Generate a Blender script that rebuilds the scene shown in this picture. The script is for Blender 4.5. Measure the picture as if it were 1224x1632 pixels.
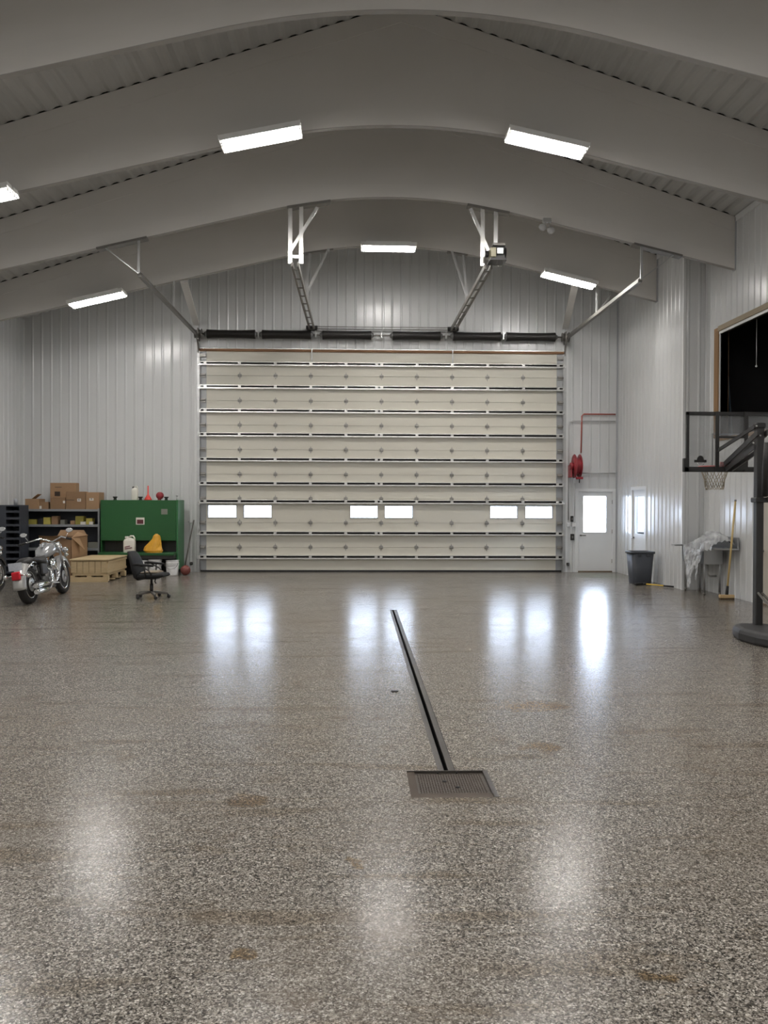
import bpy, math, random
from mathutils import Vector, Matrix, noise
random.seed(7)
for o in list(bpy.data.objects): bpy.data.objects.remove(o)
scn = bpy.context.scene
COL = scn.collection
PI = math.pi

# ------------------------------------------------------------------ camera
FPX, CAMH, YAW, PITCH, ROLL = 1340.0, 1.7514, 0.0318, -0.0115, 0.0033
def cam_axes():
    cy, sy, cp, sp = math.cos(YAW), math.sin(YAW), math.cos(PITCH), math.sin(PITCH)
    w = Vector((sy*cp, cy*cp, sp)); r = Vector((cy, -sy, 0)); u = r.cross(w)
    cr, sr = math.cos(ROLL), math.sin(ROLL)
    return cr*r+sr*u, -sr*r+cr*u, w
CR, CU, CW = cam_axes()
CP = Vector((0, 0, CAMH))
cam = bpy.data.cameras.new('camera'); co = bpy.data.objects.new('camera', cam); COL.objects.link(co)
m = Matrix((CR, CU, -CW)).transposed().to_4x4(); m.translation = CP
co.matrix_world = m
cam.sensor_fit = 'VERTICAL'; cam.sensor_height = 24.0; cam.lens = FPX*24.0/1632; cam.clip_end = 500
scn.camera = co
def ray(x, y): return CW+CR*((x-612)/FPX)-CU*((y-816)/FPX)
def G(x, y, z=0.0): d = ray(x, y); return CP+d*((z-CP.z)/d.z)      # pixel onto a level plane
def K(x, y, Y): d = ray(x, y); return CP+d*(Y/d.y)                  # pixel onto a plane across the hall
def S(x, y, X): d = ray(x, y); return CP+d*(X/d.x)                  # pixel onto a side-wall plane

# ------------------------------------------------------------------ light and exposure
scn.view_settings.view_transform = 'Standard'; scn.view_settings.look = 'None'
scn.view_settings.exposure = 0.0; scn.view_settings.gamma = 1.0; scn.view_settings.use_curve_mapping = False
world = bpy.data.worlds.new('overcast_sky'); scn.world = world; world.use_nodes = True
bg = world.node_tree.nodes['Background']
bg.inputs['Color'].default_value = (0.72, 0.81, 1.0, 1); bg.inputs['Strength'].default_value = 24.0
LAMP_W = 34.0; LAMP_COL = (1.0, 0.955, 0.90); TUBE_E = 90.0

# ------------------------------------------------------------------ materials
def nt(name):
    m = bpy.data.materials.new(name); m.use_nodes = True
    return m, m.node_tree.nodes, m.node_tree.links, m.node_tree.nodes['Principled BSDF']
def pm(name, col, rough=0.5, metal=0.0, var=0.08, scale=6.0, bump=0.0, bscale=60.0, spec=0.5, stretch=(1, 1, 1), alpha=1.0, trans=0.0):
    m, N, L, b = nt(name)
    tc = N.new('ShaderNodeTexCoord'); mp = N.new('ShaderNodeMapping'); mp.inputs['Scale'].default_value = stretch
    L.new(tc.outputs['Object'], mp.inputs['Vector'])
    n = N.new('ShaderNodeTexNoise'); n.inputs['Scale'].default_value = scale; n.inputs['Detail'].default_value = 5
    L.new(mp.outputs['Vector'], n.inputs['Vector'])
    r = N.new('ShaderNodeMix'); r.data_type = 'RGBA'
    r.inputs[6].default_value = tuple(c*(1-var) for c in col)+(1,); r.inputs[7].default_value = tuple(min(1, c*(1+var)) for c in col)+(1,)
    L.new(n.outputs['Fac'], r.inputs['Factor']); L.new(r.outputs[2], b.inputs['Base Color'])
    b.inputs['Roughness'].default_value = rough; b.inputs['Metallic'].default_value = metal
    b.inputs['Specular IOR Level'].default_value = spec; b.inputs['Alpha'].default_value = alpha
    b.inputs['Transmission Weight'].default_value = trans
    if bump:
        n2 = N.new('ShaderNodeTexNoise'); n2.inputs['Scale'].default_value = bscale; n2.inputs['Detail'].default_value = 4
        L.new(mp.outputs['Vector'], n2.inputs['Vector'])
        bp = N.new('ShaderNodeBump'); bp.inputs['Strength'].default_value = bump; bp.inputs['Distance'].default_value = 0.01
        L.new(n2.outputs['Fac'], bp.inputs['Height']); L.new(bp.outputs['Normal'], b.inputs['Normal'])
    return m
def glow(name, col, s):
    m, N, L, b = nt(name)
    b.inputs['Base Color'].default_value = (*col, 1); b.inputs['Emission Color'].default_value = (*col, 1); b.inputs['Emission Strength'].default_value = s
    n = N.new('ShaderNodeTexNoise'); n.inputs['Scale'].default_value = 3
    L.new(n.outputs['Fac'], b.inputs['Roughness'])
    return m
def pane(name, col, gloss, a=0.1):
    m, N, L, b = nt(name); out = N['Material Output']
    t = N.new('ShaderNodeBsdfTransparent'); t.inputs['Color'].default_value = (*col, 1)
    g = N.new('ShaderNodeBsdfGlossy'); g.inputs['Roughness'].default_value = 0.05
    f = N.new('ShaderNodeFresnel'); f.inputs['IOR'].default_value = 1.45
    mx = N.new('ShaderNodeMixShader'); L.new(f.outputs[0], mx.inputs[0]); L.new(t.outputs[0], mx.inputs[1]); L.new(g.outputs[0], mx.inputs[2])
    d = N.new('ShaderNodeBsdfDiffuse'); d.inputs['Color'].default_value = (.8, .82, .84, 1)
    n = N.new('ShaderNodeTexNoise'); n.inputs['Scale'].default_value = 4
    mu = N.new('ShaderNodeMath'); mu.operation = 'MULTIPLY'; mu.inputs[1].default_value = a; L.new(n.outputs['Fac'], mu.inputs[0])
    m2 = N.new('ShaderNodeMixShader'); L.new(mu.outputs[0], m2.inputs[0]); L.new(mx.outputs[0], m2.inputs[1]); L.new(d.outputs[0], m2.inputs[2])
    L.new(m2.outputs[0], out.inputs['Surface'])
    return m
def floor_material():
    m, N, L, b = nt('flake_epoxy')
    geo = N.new('ShaderNodeNewGeometry'); P = geo.outputs['Position']
    def vor(scale):
        v = N.new('ShaderNodeTexVoronoi'); v.inputs['Scale'].default_value = scale; L.new(P, v.inputs['Vector'])
        s = N.new('ShaderNodeSeparateColor'); L.new(v.outputs['Color'], s.inputs[0]); return s.outputs[0]
    def ramp(src, stops, mode='CONSTANT'):
        r = N.new('ShaderNodeValToRGB'); r.color_ramp.interpolation = mode
        e = r.color_ramp.elements
        while len(e) > 1: e.remove(e[-1])
        e[0].position, e[0].color = stops[0][0], (*stops[0][1], 1)
        for p, c in stops[1:]: x = e.new(p); x.color = (*c, 1)
        L.new(src, r.inputs[0]); return r.outputs[0]
    flakes = [(0, (.012, .011, .009)), (.23, (.060, .053, .045)), (.43, (.165, .149, .128)), (.63, (.29, .266, .233)), (.83, (.46, .427, .38)), (.955, (.74, .70, .64))]
    c1 = ramp(vor(165), flakes); c2 = ramp(vor(95), flakes)
    def mix(fac, a, c, mode='MIX'):
        x = N.new('ShaderNodeMix'); x.data_type = 'RGBA'; x.blend_type = mode
        if isinstance(fac, float): x.inputs['Factor'].default_value = fac
        else: L.new(fac, x.inputs['Factor'])
        if isinstance(a, tuple): x.inputs[6].default_value = (*a, 1)
        else: L.new(a, x.inputs[6])
        if isinstance(c, tuple): x.inputs[7].default_value = (*c, 1)
        else: L.new(c, x.inputs[7])
        return x.outputs[2]
    col = mix(.35, c1, c2)
    def noisef(scale, detail=5, vec=P):
        n = N.new('ShaderNodeTexNoise'); n.inputs['Scale'].default_value = scale; n.inputs['Detail'].default_value = detail
        L.new(vec, n.inputs['Vector']); return n.outputs['Fac']
    # dirt: broad traffic film and smaller brown marks
    col = mix(ramp(noisef(.55), [(.45, (0, 0, 0)), (.75, (.5, .5, .5))], 'LINEAR'), col, (.20, .165, .125))
    col = mix(ramp(noisef(2.3, 8), [(.60, (0, 0, 0)), (.72, (.45, .45, .45))], 'LINEAR'), col, (.14, .105, .07))
    stm = N.new('ShaderNodeMapping'); stm.inputs['Scale'].default_value = (.55, 3.4, 1); L.new(P, stm.inputs['Vector'])
    col = mix(ramp(noisef(1.3, 9, stm.outputs[0]), [(.56, (0, 0, 0)), (.66, (1, 1, 1))], 'LINEAR'), col, (.78, .73, .66), 'MULTIPLY')
    col = mix(ramp(noisef(.9, 10, stm.outputs[0]), [(.492, (0, 0, 0)), (.499, (1, 1, 1)), (.501, (1, 1, 1)), (.508, (0, 0, 0))], 'LINEAR'), col, (.80, .76, .70), 'MULTIPLY')
    # named stains and one green tint: centre, half size, colour, strength
    wob = N.new('ShaderNodeTexNoise'); wob.inputs['Scale'].default_value = 4.5; wob.inputs['Detail'].default_value = 9; L.new(P, wob.inputs['Vector'])
    off = N.new('ShaderNodeVectorMath'); off.operation = 'MULTIPLY_ADD'; off.inputs[1].default_value = (.5, .5, 0)
    L.new(wob.outputs['Color'], off.inputs[0]); L.new(P, off.inputs[2])
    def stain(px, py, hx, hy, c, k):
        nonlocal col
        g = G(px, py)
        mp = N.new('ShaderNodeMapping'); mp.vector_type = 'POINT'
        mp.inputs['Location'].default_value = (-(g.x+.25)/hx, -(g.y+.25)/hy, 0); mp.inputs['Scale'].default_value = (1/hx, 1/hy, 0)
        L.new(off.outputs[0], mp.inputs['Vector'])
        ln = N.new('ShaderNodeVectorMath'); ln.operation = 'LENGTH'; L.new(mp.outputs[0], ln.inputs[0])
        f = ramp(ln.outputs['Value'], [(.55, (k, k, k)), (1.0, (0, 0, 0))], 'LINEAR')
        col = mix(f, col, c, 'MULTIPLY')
    stain(850, 1124, .40, .22, (.88, .68, .42), 1.0)
    stain(395, 1275, .12, .14, (.70, .56, .40), .8)
    stain(870, 1192, .17, .16, (.75, .58, .38), .9)
    stain(1040, 1555, .13, .06, (.5, .38, .22), .9)
    stain(372, 1520, .05, .06, (.6, .45, .25), .9)
    stain(570, 1378, .06, .05, (.6, .45, .25), .8)
    stain(955, 918, .75, .8, (.70, 1.0, .76), .8)  # pale green tint over the floor by the white door
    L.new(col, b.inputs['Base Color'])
    rr = N.new('ShaderNodeMapRange'); rr.inputs['To Min'].default_value = .16; rr.inputs['To Max'].default_value = .27
    L.new(noisef(1.6, 6), rr.inputs['Value']); L.new(rr.outputs[0], b.inputs['Roughness'])
    b.inputs['Specular IOR Level'].default_value = .26
    bp = N.new('ShaderNodeBump'); bp.inputs['Strength'].default_value = .10; bp.inputs['Distance'].default_value = .004
    L.new(noisef(7, 6), bp.inputs['Height'])
    sm_ = N.new('ShaderNodeMapping'); sm_.inputs['Scale'].default_value = (.9, 8.0, 1); L.new(P, sm_.inputs['Vector'])
    b3 = N.new('ShaderNodeBump'); b3.inputs['Strength'].default_value = .16; b3.inputs['Distance'].default_value = .004
    L.new(noisef(1.6, 5, sm_.outputs[0]), b3.inputs['Height']); L.new(bp.outputs[0], b3.inputs['Normal'])
    b2 = N.new('ShaderNodeBump'); b2.inputs['Strength'].default_value = .10; b2.inputs['Distance'].default_value = .001
    L.new(vor(150), b2.inputs['Height']); L.new(b3.outputs[0], b2.inputs['Normal']); L.new(b2.outputs[0], b.inputs['Normal'])
    return m
M = dict(
    floor=floor_material(),
    wall=pm('white_liner_steel', (.64, .65, .65), .22, 0, .03, 1.5, .02, 8),
    ceil=pm('white_ceiling_steel', (.50, .50, .485), .45, 0, .04, 1.2),
    beam=pm('white_beam_sheet', (.67, .65, .62), .5, 0, .04, .8),
    beamtrim=pm('white_beam_trim', (.68, .66, .63), .45, 0, .03, .8),
    flange=pm('dimmed_beam_flange', (.36, .345, .32), .6, 0, .06, 2),
    gap=pm('gap_shade_black', (.012, .012, .012), .9),
    door=pm('cream_door_steel', (.64, .615, .535), .42, 0, .03, 1.5, .02, 30),
    stile=pm('galvanised_stile', (.36, .37, .38), .45, .5, .1, 4),
    galv=pm('galvanised_steel', (.55, .56, .56), .35, .8, .12, 8),
    rail=pm('dull_steel_rail', (.20, .19, .175), .5, .6, .15, 8),
    strut=pm('zinc_strut', (.82, .82, .80), .25, .7, .06, 5),
    slot=pm('strut_slot_shade', (.010, .010, .010), .9, spec=.05),
    hinge=pm('zinc_hinge', (.34, .33, .31), .4, .7, .1, 10),
    black=pm('black_rubber', (.016, .016, .017), .7, 0, .2, 10),
    blackm=pm('black_painted_steel', (.022, .021, .021), .45, 0, .2, 8),
    spring=pm('oiled_spring_steel', (.030, .028, .027), .5, .5, .25, 14),
    header=pm('brown_header_wood', (.20, .10, .045), .7, 0, .3, 5, .1, 40, stretch=(.3, 6, 6)),
    white=pm('white_paint', (.74, .75, .75), .4, 0, .03, 4),
    lampbody=pm('white_lamp_enamel', (.86, .86, .84), .3, 0, .02, 4),
    tube=glow('lit_fluorescent_tube', (1.0, .97, .94), TUBE_E),
    glass=pane('window_glass', (.95, .97, .98), .1, .02),
    board=pane('clear_acrylic_board', (.86, .86, .86), .1, .30),
    frame=pm('grey_window_frame', (.40, .41, .43), .5, 0, .05, 8),
    red=pm('red_enamel', (.25, .022, .03), .4, 0, .12, 8),
    redpipe=pm('red_pipe', (.40, .085, .06), .5, 0, .12, 8),
    rim=pm('orange_red_rim', (.72, .06, .045), .4, 0, .1, 8),
    cond=pm('grey_conduit', (.50, .50, .50), .45, .3, .08, 8),
    bin=pm('dark_grey_plastic', (.045, .050, .062), .5, 0, .12, 5, .05, 60),
    yellow=pm('yellow_broom_handle', (.68, .45, .06), .45, 0, .08, 10),
    wood=pm('pale_wood_handle', (.62, .46, .20), .5, 0, .12, 10),
    block=pm('broom_block_wood', (.60, .43, .23), .6, 0, .12, 10, stretch=(6, 1, 1)),
    bristle=pm('brown_bristle', (.09, .06, .03), .9, 0, .3, 80),
    stain=pm('stainless_steel', (.46, .47, .48), .28, .9, .08, 6),
    lumber=pm('pale_pine_lumber', (.56, .43, .25), .7, 0, .2, 4, .15, 40, stretch=(1.2, 8, 8)),
    jamb=pm('brown_fir_jamb', (.24, .135, .055), .7, 0, .25, 4, .12, 30, stretch=(8, 8, .8)),
    jambtop=pm('weathered_fir_header', (.30, .245, .165), .7, 0, .2, 4, .12, 30, stretch=(8, .8, 8)),
    dark=pm('loft_shade_black', (.012, .011, .012), .9, 0, .2, 3),
    card=pm('brown_cardboard', (.36, .225, .125), .8, 0, .1, 5, .05, 30),
    card2=pm('dark_cardboard', (.27, .165, .09), .8, 0, .12, 5, .05, 30),
    tape=pm('box_label_paper', (.75, .72, .66), .6),
    print=pm('box_black_print', (.05, .035, .025), .8),
    green=pm('green_tank_enamel', (.014, .095, .024), .42, 0, .08, 3),
    green2=pm('lit_green_tank_side', (.035, .15, .055), .38, 0, .08, 3),
    shelf=pm('grey_shelf_steel', (.30, .315, .33), .45, .2, .08, 5),
    shelfd=pm('dark_blue_grey_steel', (.055, .062, .078), .5, .2, .1, 5),
    olive=pm('olive_carton', (.30, .26, .05), .6, 0, .2, 12),
    lime=pm('yellow_carton', (.52, .44, .10), .6, 0, .15, 12),
    ybag=pm('yellow_bag_plastic', (.70, .36, .03), .35, 0, .15, 9, .3, 18),
    plast=pm('white_jug_plastic', (.78, .76, .68), .4, 0, .05, 8),
    bucket=pm('white_bucket_plastic', (.72, .72, .72), .4, 0, .05, 8),
    vinyl=pm('black_chair_vinyl', (.009, .009, .010), .6, 0, .2, 9, .06, 90, spec=.3),
    tan=pm('worn_tan_seat_cloth', (.30, .25, .19), .8, 0, .2, 12),
    chairmetal=pm('brown_grey_metal', (.16, .15, .135), .45, .5, .12, 8),
    ball=pm('dull_red_brown_ball', (.20, .055, .045), .55, 0, .15, 8, .2, 200),
    chrome=pm('polished_chrome', (.82, .83, .85), .09, 1.0, .03, 6),
    silver=pm('silver_grey_tank_paint', (.42, .43, .44), .22, .55, .04, 5),
    fender=pm('silver_grey_fender_paint', (.50, .50, .49), .24, .5, .04, 5),
    tyre=pm('tyre_rubber', (.020, .019, .019), .75, 0, .2, 20, .2, 60),
    engine=pm('engine_alloy', (.25, .25, .25), .4, .8, .1, 12),
    seat=pm('black_saddle_leather', (.018, .017, .017), .5, 0, .2, 12, .1, 60),
    brown=pm('brown_leather', (.085, .05, .04), .55, 0, .2, 10, .1, 40),
    lens=pm('red_tail_lens', (.50, .01, .02), .15, 0, .1, 8),
    plate=pm('pale_plate_metal', (.42, .45, .50), .5, 0, .25, 30),
    film=pane('crumpled_plastic_film', (.88, .89, .90), .2, .95),
    grate=pm('rusty_tread_plate', (.065, .052, .042), .45, .5, .25, 9, .1, 40),
    rust=pm('brown_rusty_rim', (.07, .052, .038), .65, .3, .25, 6),
    trench=pm('grey_trench_frame', (.075, .068, .06), .42, .5, .25, 6, .2, 40),
    net=pm('dirty_net_cord', (.40, .36, .28), .8, 0, .15, 20),
    gdark=pm('base_tank_plastic', (.030, .030, .031), .55, 0, .15, 8, .06, 60),
    cream=pm('cream_motor_cover', (.62, .58, .40), .45, 0, .05, 8),
    snow=pm('outdoor_snow', (.82, .84, .88), .8, 0, .03, .5),
    bark=pm('bare_bark', (.10, .075, .06), .9, 0, .2, 6),
    blueb=pm('blue_board', (.09, .13, .16), .6), rustb=pm('rust_board', (.18, .085, .045), .7),
    beige=pm('beige_door_paint', (.46, .42, .36), .5, 0, .05, 3),
    sill=pm('brown_threshold', (.16, .12, .08), .6, .2, .2, 8),
    darkred=pm('dark_red_label', (.12, .02, .03), .5), grey=pm('grey_label', (.22, .22, .19), .5),
)

# ------------------------------------------------------------------ mesh helpers
class MB:
    def __init__(s): s.v = []; s.f = []; s.sm = []
    def add(s, vs, fs, smooth=False):
        k = len(s.v); s.v += [Vector(v) for v in vs]
        for f in fs: s.f.append([k+i for i in f]); s.sm.append(smooth)
        return s
    def box(s, a, b):
        (x0, y0, z0), (x1, y1, z1) = a, b
        x0, x1 = min(x0, x1), max(x0, x1); y0, y1 = min(y0, y1), max(y0, y1); z0, z1 = min(z0, z1), max(z0, z1)
        return s.add([(x0, y0, z0), (x1, y0, z0), (x1, y1, z0), (x0, y1, z0), (x0, y0, z1), (x1, y0, z1), (x1, y1, z1), (x0, y1, z1)],
                     [(3, 2, 1, 0), (4, 5, 6, 7), (0, 1, 5, 4), (1, 2, 6, 5), (2, 3, 7, 6), (3, 0, 4, 7)])
    def bar(s, p, q, w, h, up=(0, 0, 1)):
        p, q = Vector(p), Vector(q); d = (q-p).normalized(); up = Vector(up)
        if abs(d.dot(up)) > .98: up = Vector((0, 1, 0))
        a = d.cross(up).normalized()*(w/2); b = a.cross(d).normalized()*(h/2)
        vs = [c+sa*a+sb*b for c in (p, q) for sa, sb in ((-1, -1), (1, -1), (1, 1), (-1, 1))]
        return s.add(vs, [(0, 1, 2, 3), (7, 6, 5, 4), (0, 4, 5, 1), (1, 5, 6, 2), (2, 6, 7, 3), (3, 7, 4, 0)])
    def tube(s, pts, r, n=8, closed=False):
        pts = [Vector(p) for p in pts]; rs = r if isinstance(r, (list, tuple)) else [r]*len(pts)
        rings = []; prev = None
        for i, p in enumerate(pts):
            if closed: d = pts[(i+1) % len(pts)]-pts[i-1]
            else: d = pts[min(i+1, len(pts)-1)]-pts[max(i-1, 0)]
            d.normalize()
            if prev is None:
                a = d.cross(Vector((0, 0, 1)) if abs(d.z) < .9 else Vector((0, 1, 0))).normalized()
            else:
                a = prev-d*prev.dot(d); a.normalize()
            prev = a; b = d.cross(a)
            rings.append([p+(a*math.cos(2*PI*k/n)+b*math.sin(2*PI*k/n))*rs[i] for k in range(n)])
        k0 = len(s.v); s.v += [v for r_ in rings for v in r_]; m_ = len(rings)
        for i in range(m_ if closed else m_-1):
            j = (i+1) % m_
            for k in range(n):
                s.f.append([k0+i*n+k, k0+i*n+(k+1) % n, k0+j*n+(k+1) % n, k0+j*n+k]); s.sm.append(True)
        if not closed:
            s.f.append([k0+k for k in range(n)][::-1]); s.sm.append(False)
            s.f.append([k0+(m_-1)*n+k for k in range(n)]); s.sm.append(False)
        return s
    def loft(s, rings, smooth=True, cap=True):
        n = len(rings[0]); k0 = len(s.v); s.v += [Vector(v) for r_ in rings for v in r_]
        for i in range(len(rings)-1):
            for k in range(n):
                s.f.append([k0+i*n+k, k0+i*n+(k+1) % n, k0+(i+1)*n+(k+1) % n, k0+(i+1)*n+k]); s.sm.append(smooth)
        if cap:
            s.f.append([k0+k for k in range(n)][::-1]); s.sm.append(False)
            s.f.append([k0+(len(rings)-1)*n+k for k in range(n)]); s.sm.append(False)
        return s
    def lathe(s, prof, o=(0, 0, 0), axis='Z', n=20):
        o = Vector(o); rings = []
        for r, h in prof:
            ring = []
            for k in range(n):
                c, d = r*math.cos(2*PI*k/n), r*math.sin(2*PI*k/n)
                ring.append(o+{'Z': Vector((c, d, h)), 'X': Vector((h, c, d)), 'Y': Vector((c, h, -d))}[axis])
            rings.append(ring)
        return s.loft(rings)
    def prism(s, poly, fn, d0, d1):
        n = len(poly); vs = [fn(a, b, d0) for a, b in poly]+[fn(a, b, d1) for a, b in poly]
        fs = [list(range(n))[::-1], list(range(n, 2*n))]+[(i, (i+1) % n, n+(i+1) % n, n+i) for i in range(n)]
        return s.add(vs, fs)
    def strip(s, line, fn, lo, hi):
        """an open sheet: polyline of (u, d) points, from lo(u) to hi(u)"""
        k0 = len(s.v)
        for u, d in line: s.v += [Vector(fn(u, d, lo(u))), Vector(fn(u, d, hi(u)))]
        for i in range(len(line)-1): s.f.append([k0+2*i, k0+2*i+2, k0+2*i+3, k0+2*i+1]); s.sm.append(False)
        return s
    def sphere(s, c, r, n=14, m_=9, sc=(1, 1, 1)):
        c = Vector(c)
        return s.loft([[c+Vector((r*sc[0]*math.sin(t)*math.cos(a), r*sc[1]*math.sin(t)*math.sin(a), r*sc[2]*math.cos(t)))
                        for a in [2*PI*k/n for k in range(n)]] for t in [PI*(.02+.96*i/m_) for i in range(m_+1)]])
    def xf(s, mat): s.v = [mat@v for v in s.v]; return s
    def build(s, name, mat, parent=None, world=True, bevel=0.0, seg=1, smooth=None):
        me = bpy.data.meshes.new(name); off = parent_loc(parent) if (parent and world) else Vector((0, 0, 0))
        me.from_pydata([tuple(v-off) for v in s.v], [], s.f)
        me.polygons.foreach_set('use_smooth', [smooth if smooth is not None else q for q in s.sm])
        import bmesh
        bm = bmesh.new(); bm.from_mesh(me); bmesh.ops.recalc_face_normals(bm, faces=bm.faces); bm.to_mesh(me); bm.free()
        me.materials.append(M[mat])
        o = bpy.data.objects.new(name, me); COL.objects.link(o)
        if parent: o.parent = parent
        if bevel:
            b = o.modifiers.new('edge', 'BEVEL'); b.width = bevel; b.segments = seg; b.limit_method = 'ANGLE'
        return o
def parent_loc(p):
    v = Vector((0, 0, 0))
    while p: v += p.location; p = p.parent
    return v
def tag(o, label=None, cat=None, group=None, kind=None):
    if label: o['label'] = label
    if cat: o['category'] = cat
    if group: o['group'] = group
    if kind: o['kind'] = kind
    return o
def thing(name, label, cat, loc=(0, 0, 0), group=None, kind=None):
    o = bpy.data.objects.new(name, None); COL.objects.link(o); o.location = loc; o.empty_display_size = .1
    return tag(o, label, cat, group, kind)
def share(o, name, loc, parent):
    c = o.copy(); c.name = name; COL.objects.link(c); c.parent = parent; c.location = loc; return c
def copy_tree(o, parent=None):
    c = o.copy(); COL.objects.link(c); c.parent = parent
    for ch in list(o.children): copy_tree(ch, c)
    return c

# ------------------------------------------------------------------ measurements of the hall
YB = 21.14                      # back wall
XL, XA, XB = -8.28, 6.586, 7.006  # left wall, right wall beside the doors, right wall near the hoop
YJ = 16.81                      # where the right wall steps out
YF = -8.0                       # wall behind the viewpoint
AX = 0.635                      # ridge
def roof(x): return 9.115-.323*abs(x-AX)
def beam_low(x):
    u = abs(x-AX)
    return 7.60-.2365*u if u > 2.28 else 7.33-.0519*u*u
DX0, DX1, DTOP = -3.94, 5.20, 5.55      # overhead door
MX0, MX1, MTOP = 5.565, 6.50, 2.065     # white door in the back wall
RIB = .2286
def rib_line(u0, u1, phase=0.0, h=.012, base=.066, top=.024):
    """ribbed sheet section between u0 and u1: (u, projection)"""
    pts = [(u0, 0.0)]
    k = math.floor((u0-phase)/RIB)
    while phase+k*RIB < u1+RIB:
        c = phase+k*RIB
        for u, d in ((c-base/2, 0), (c-top/2, h), (c+top/2, h), (c+base/2, 0)):
            if u0+1e-4 < u < u1-1e-4: pts.append((u, d))
        k += 1
    pts.append((u1, 0.0)); return pts
def cuts(a, b, extra, mod=.9144):
    n = int(math.floor((b-a)/mod)); xs = [a+i*mod for i in range(n+1)]
    if b-xs[-1] > .02: xs.append(b)
    else: xs[-1] = b
    for e in extra:
        if a < e < b: xs = [x for x in xs if abs(x-e) > .05]+[e]
    return sorted(set(xs))

# ------------------------------------------------------------------ floor, trench hole
T0, T1 = .532, .645; P0, P1, PY0, PY1, TY1 = .325, .850, 4.955, 5.445, 13.66
f = MB()
def quad(x0, y0, x1, y1): f.add([(x0, y0, 0), (x1, y0, 0), (x1, y1, 0), (x0, y1, 0)], [(0, 1, 2, 3)])
quad(XL-.1, YF-.1, 9.7, PY0); quad(XL-.1, PY0, P0, PY1); quad(P1, PY0, 9.7, PY1)
quad(XL-.1, PY1, T0, TY1); quad(T1, PY1, 9.7, TY1); quad(XL-.1, TY1, 9.7, YB+.12)
tag(f.build('floor', 'floor'), 'glossy speckled flake epoxy floor', None, kind='structure')
g = MB().box((-120, -120, -.5), (120, 120, -.42)).build('ground_outside', 'snow'); tag(g, kind='structure')

# ------------------------------------------------------------------ walls
def make_wall(name, slabs, sheets, label):
    w = MB()
    for a, b in slabs: w.box(a, b)
    w = w.build(name, 'wall'); tag(w, label, None, kind='structure')
    for sh in sheets: sh.build('wall_panel', 'wall', w)
    return w
TH = .15
roofp = lambda x: roof(x)+.05
def fn_back(u, d, z): return (u, YB-.002-d, z)
sh = []
xs = cuts(XL, XA, [DX0, DX1, MX0, MX1])
for a, b in zip(xs, xs[1:]):
    mid = (a+b)/2
    lo = DTOP+.02 if DX0 < mid < DX1 else MTOP+.05 if MX0 < mid < MX1 else 0.0
    sh.append(MB().strip(rib_line(a, b, XL), fn_back, lambda u: lo, lambda u: 6.80))
    sh.append(MB().strip(rib_line(a, b, XL), lambda u, d, z: (u, YB-.012-d, z), lambda u: 6.78, roofp))
def gable(x0, x1, z0):
    return [(x0, z0), (x1, z0), (x1, roofp(x1)+.1)]+([(AX, roofp(AX)+.1)] if x0 < AX < x1 else [])+[(x0, roofp(x0)+.1)]
wb = MB().box((XL-TH, YB, -.4), (DX0, YB+TH, 5.57)).box((DX1, YB, -.4), (MX0-.03, YB+TH, 5.57)).box((MX1+.03, YB, -.4), (XA+TH, YB+TH, 5.57)).box((MX0-.03, YB, MTOP+.03), (MX1+.03, YB+TH, 5.57))
wb.prism(gable(XL-TH, XA+TH, 5.56), lambda a, b, d: (a, d, b), YB, YB+TH)
wb = wb.build('wall_back', 'wall'); tag(wb, 'white ribbed steel end wall around the overhead door', None, kind='structure')
for s_ in sh: s_.build('wall_panel', 'wall', wb)
# left wall: alike panels share one mesh
wl = MB().box((XL-TH, YF, -.4), (XL, YB+TH, roof(XL)+.2)).build('wall_left', 'wall'); tag(wl, 'white ribbed steel side wall behind the motorcycles', None, kind='structure')
zl = roof(XL)
p0 = MB().strip(rib_line(0, .9144), lambda u, d, z: (XL+.002+d, YB-u, z), lambda u: 0, lambda u: zl).build('wall_panel', 'wall', wl)
for i in range(1, 31): share(p0, 'wall_panel', (0, -.9144*i, 0), wl)
# right wall beside the white doors
Y30, Y31, D3T = 18.98, 19.94, 2.09
wa = MB().box((XA, YJ, -.4), (XA+TH, Y30-.03, 7.5)).box((XA, Y31+.03, -.4), (XA+TH, YB+TH, 7.5)).box((XA, Y30-.03, D3T+.03), (XA+TH, Y31+.03, 7.5))
wa = wa.build('wall_right', 'wall'); tag(wa, 'white ribbed side wall with the narrow glazed door', None, kind='structure')
ys = cuts(YJ, YB, [Y30, Y31])
for a, b in zip(ys, ys[1:]):
    lo = D3T+.05 if Y30 < (a+b)/2 < Y31 else 0.0
    MB().strip(rib_line(a, b, YJ+.03), lambda u, d, z: (XA-.002-d, u, z), lambda u: lo, lambda u: roof(XA)).build('wall_panel', 'wall', wa)
# return of the step, and the wall with the loft opening
wr = MB().box((XA, YJ, -.4), (9.7, YJ+.12, 7.6)).build('wall_return', 'wall'); tag(wr, 'short plain return wall beside the sink', None, kind='structure')
MB().strip(rib_line(XA, XB, XB-.11), lambda u, d, z: (u, YJ-.002-d, z), lambda u: 0, lambda u: roof(u)).build('wall_panel', 'wall', wr)
OY0, OY1, OZ0, OZ1 = 12.6, 16.06, 3.02, 5.07           # loft opening
Y40, Y41, D4T = 13.45, 14.40, 2.07                     # door behind the hoop
wo = MB().box((XB, OY1, -.4), (XB+TH, YJ+.05, 7.5)).box((XB, Y41+.03, -.4), (XB+TH, OY1, OZ0)).box((XB, OY0, D4T+.03), (XB+TH, Y41+.03, OZ0))
wo.box((XB, YF, -.4), (XB+TH, OY0, 7.5)).box((XB, OY0, -.4), (XB+TH, Y40-.03, D4T+.03)).box((XB, OY0, OZ1), (XB+TH, OY1, 7.5))
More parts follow.
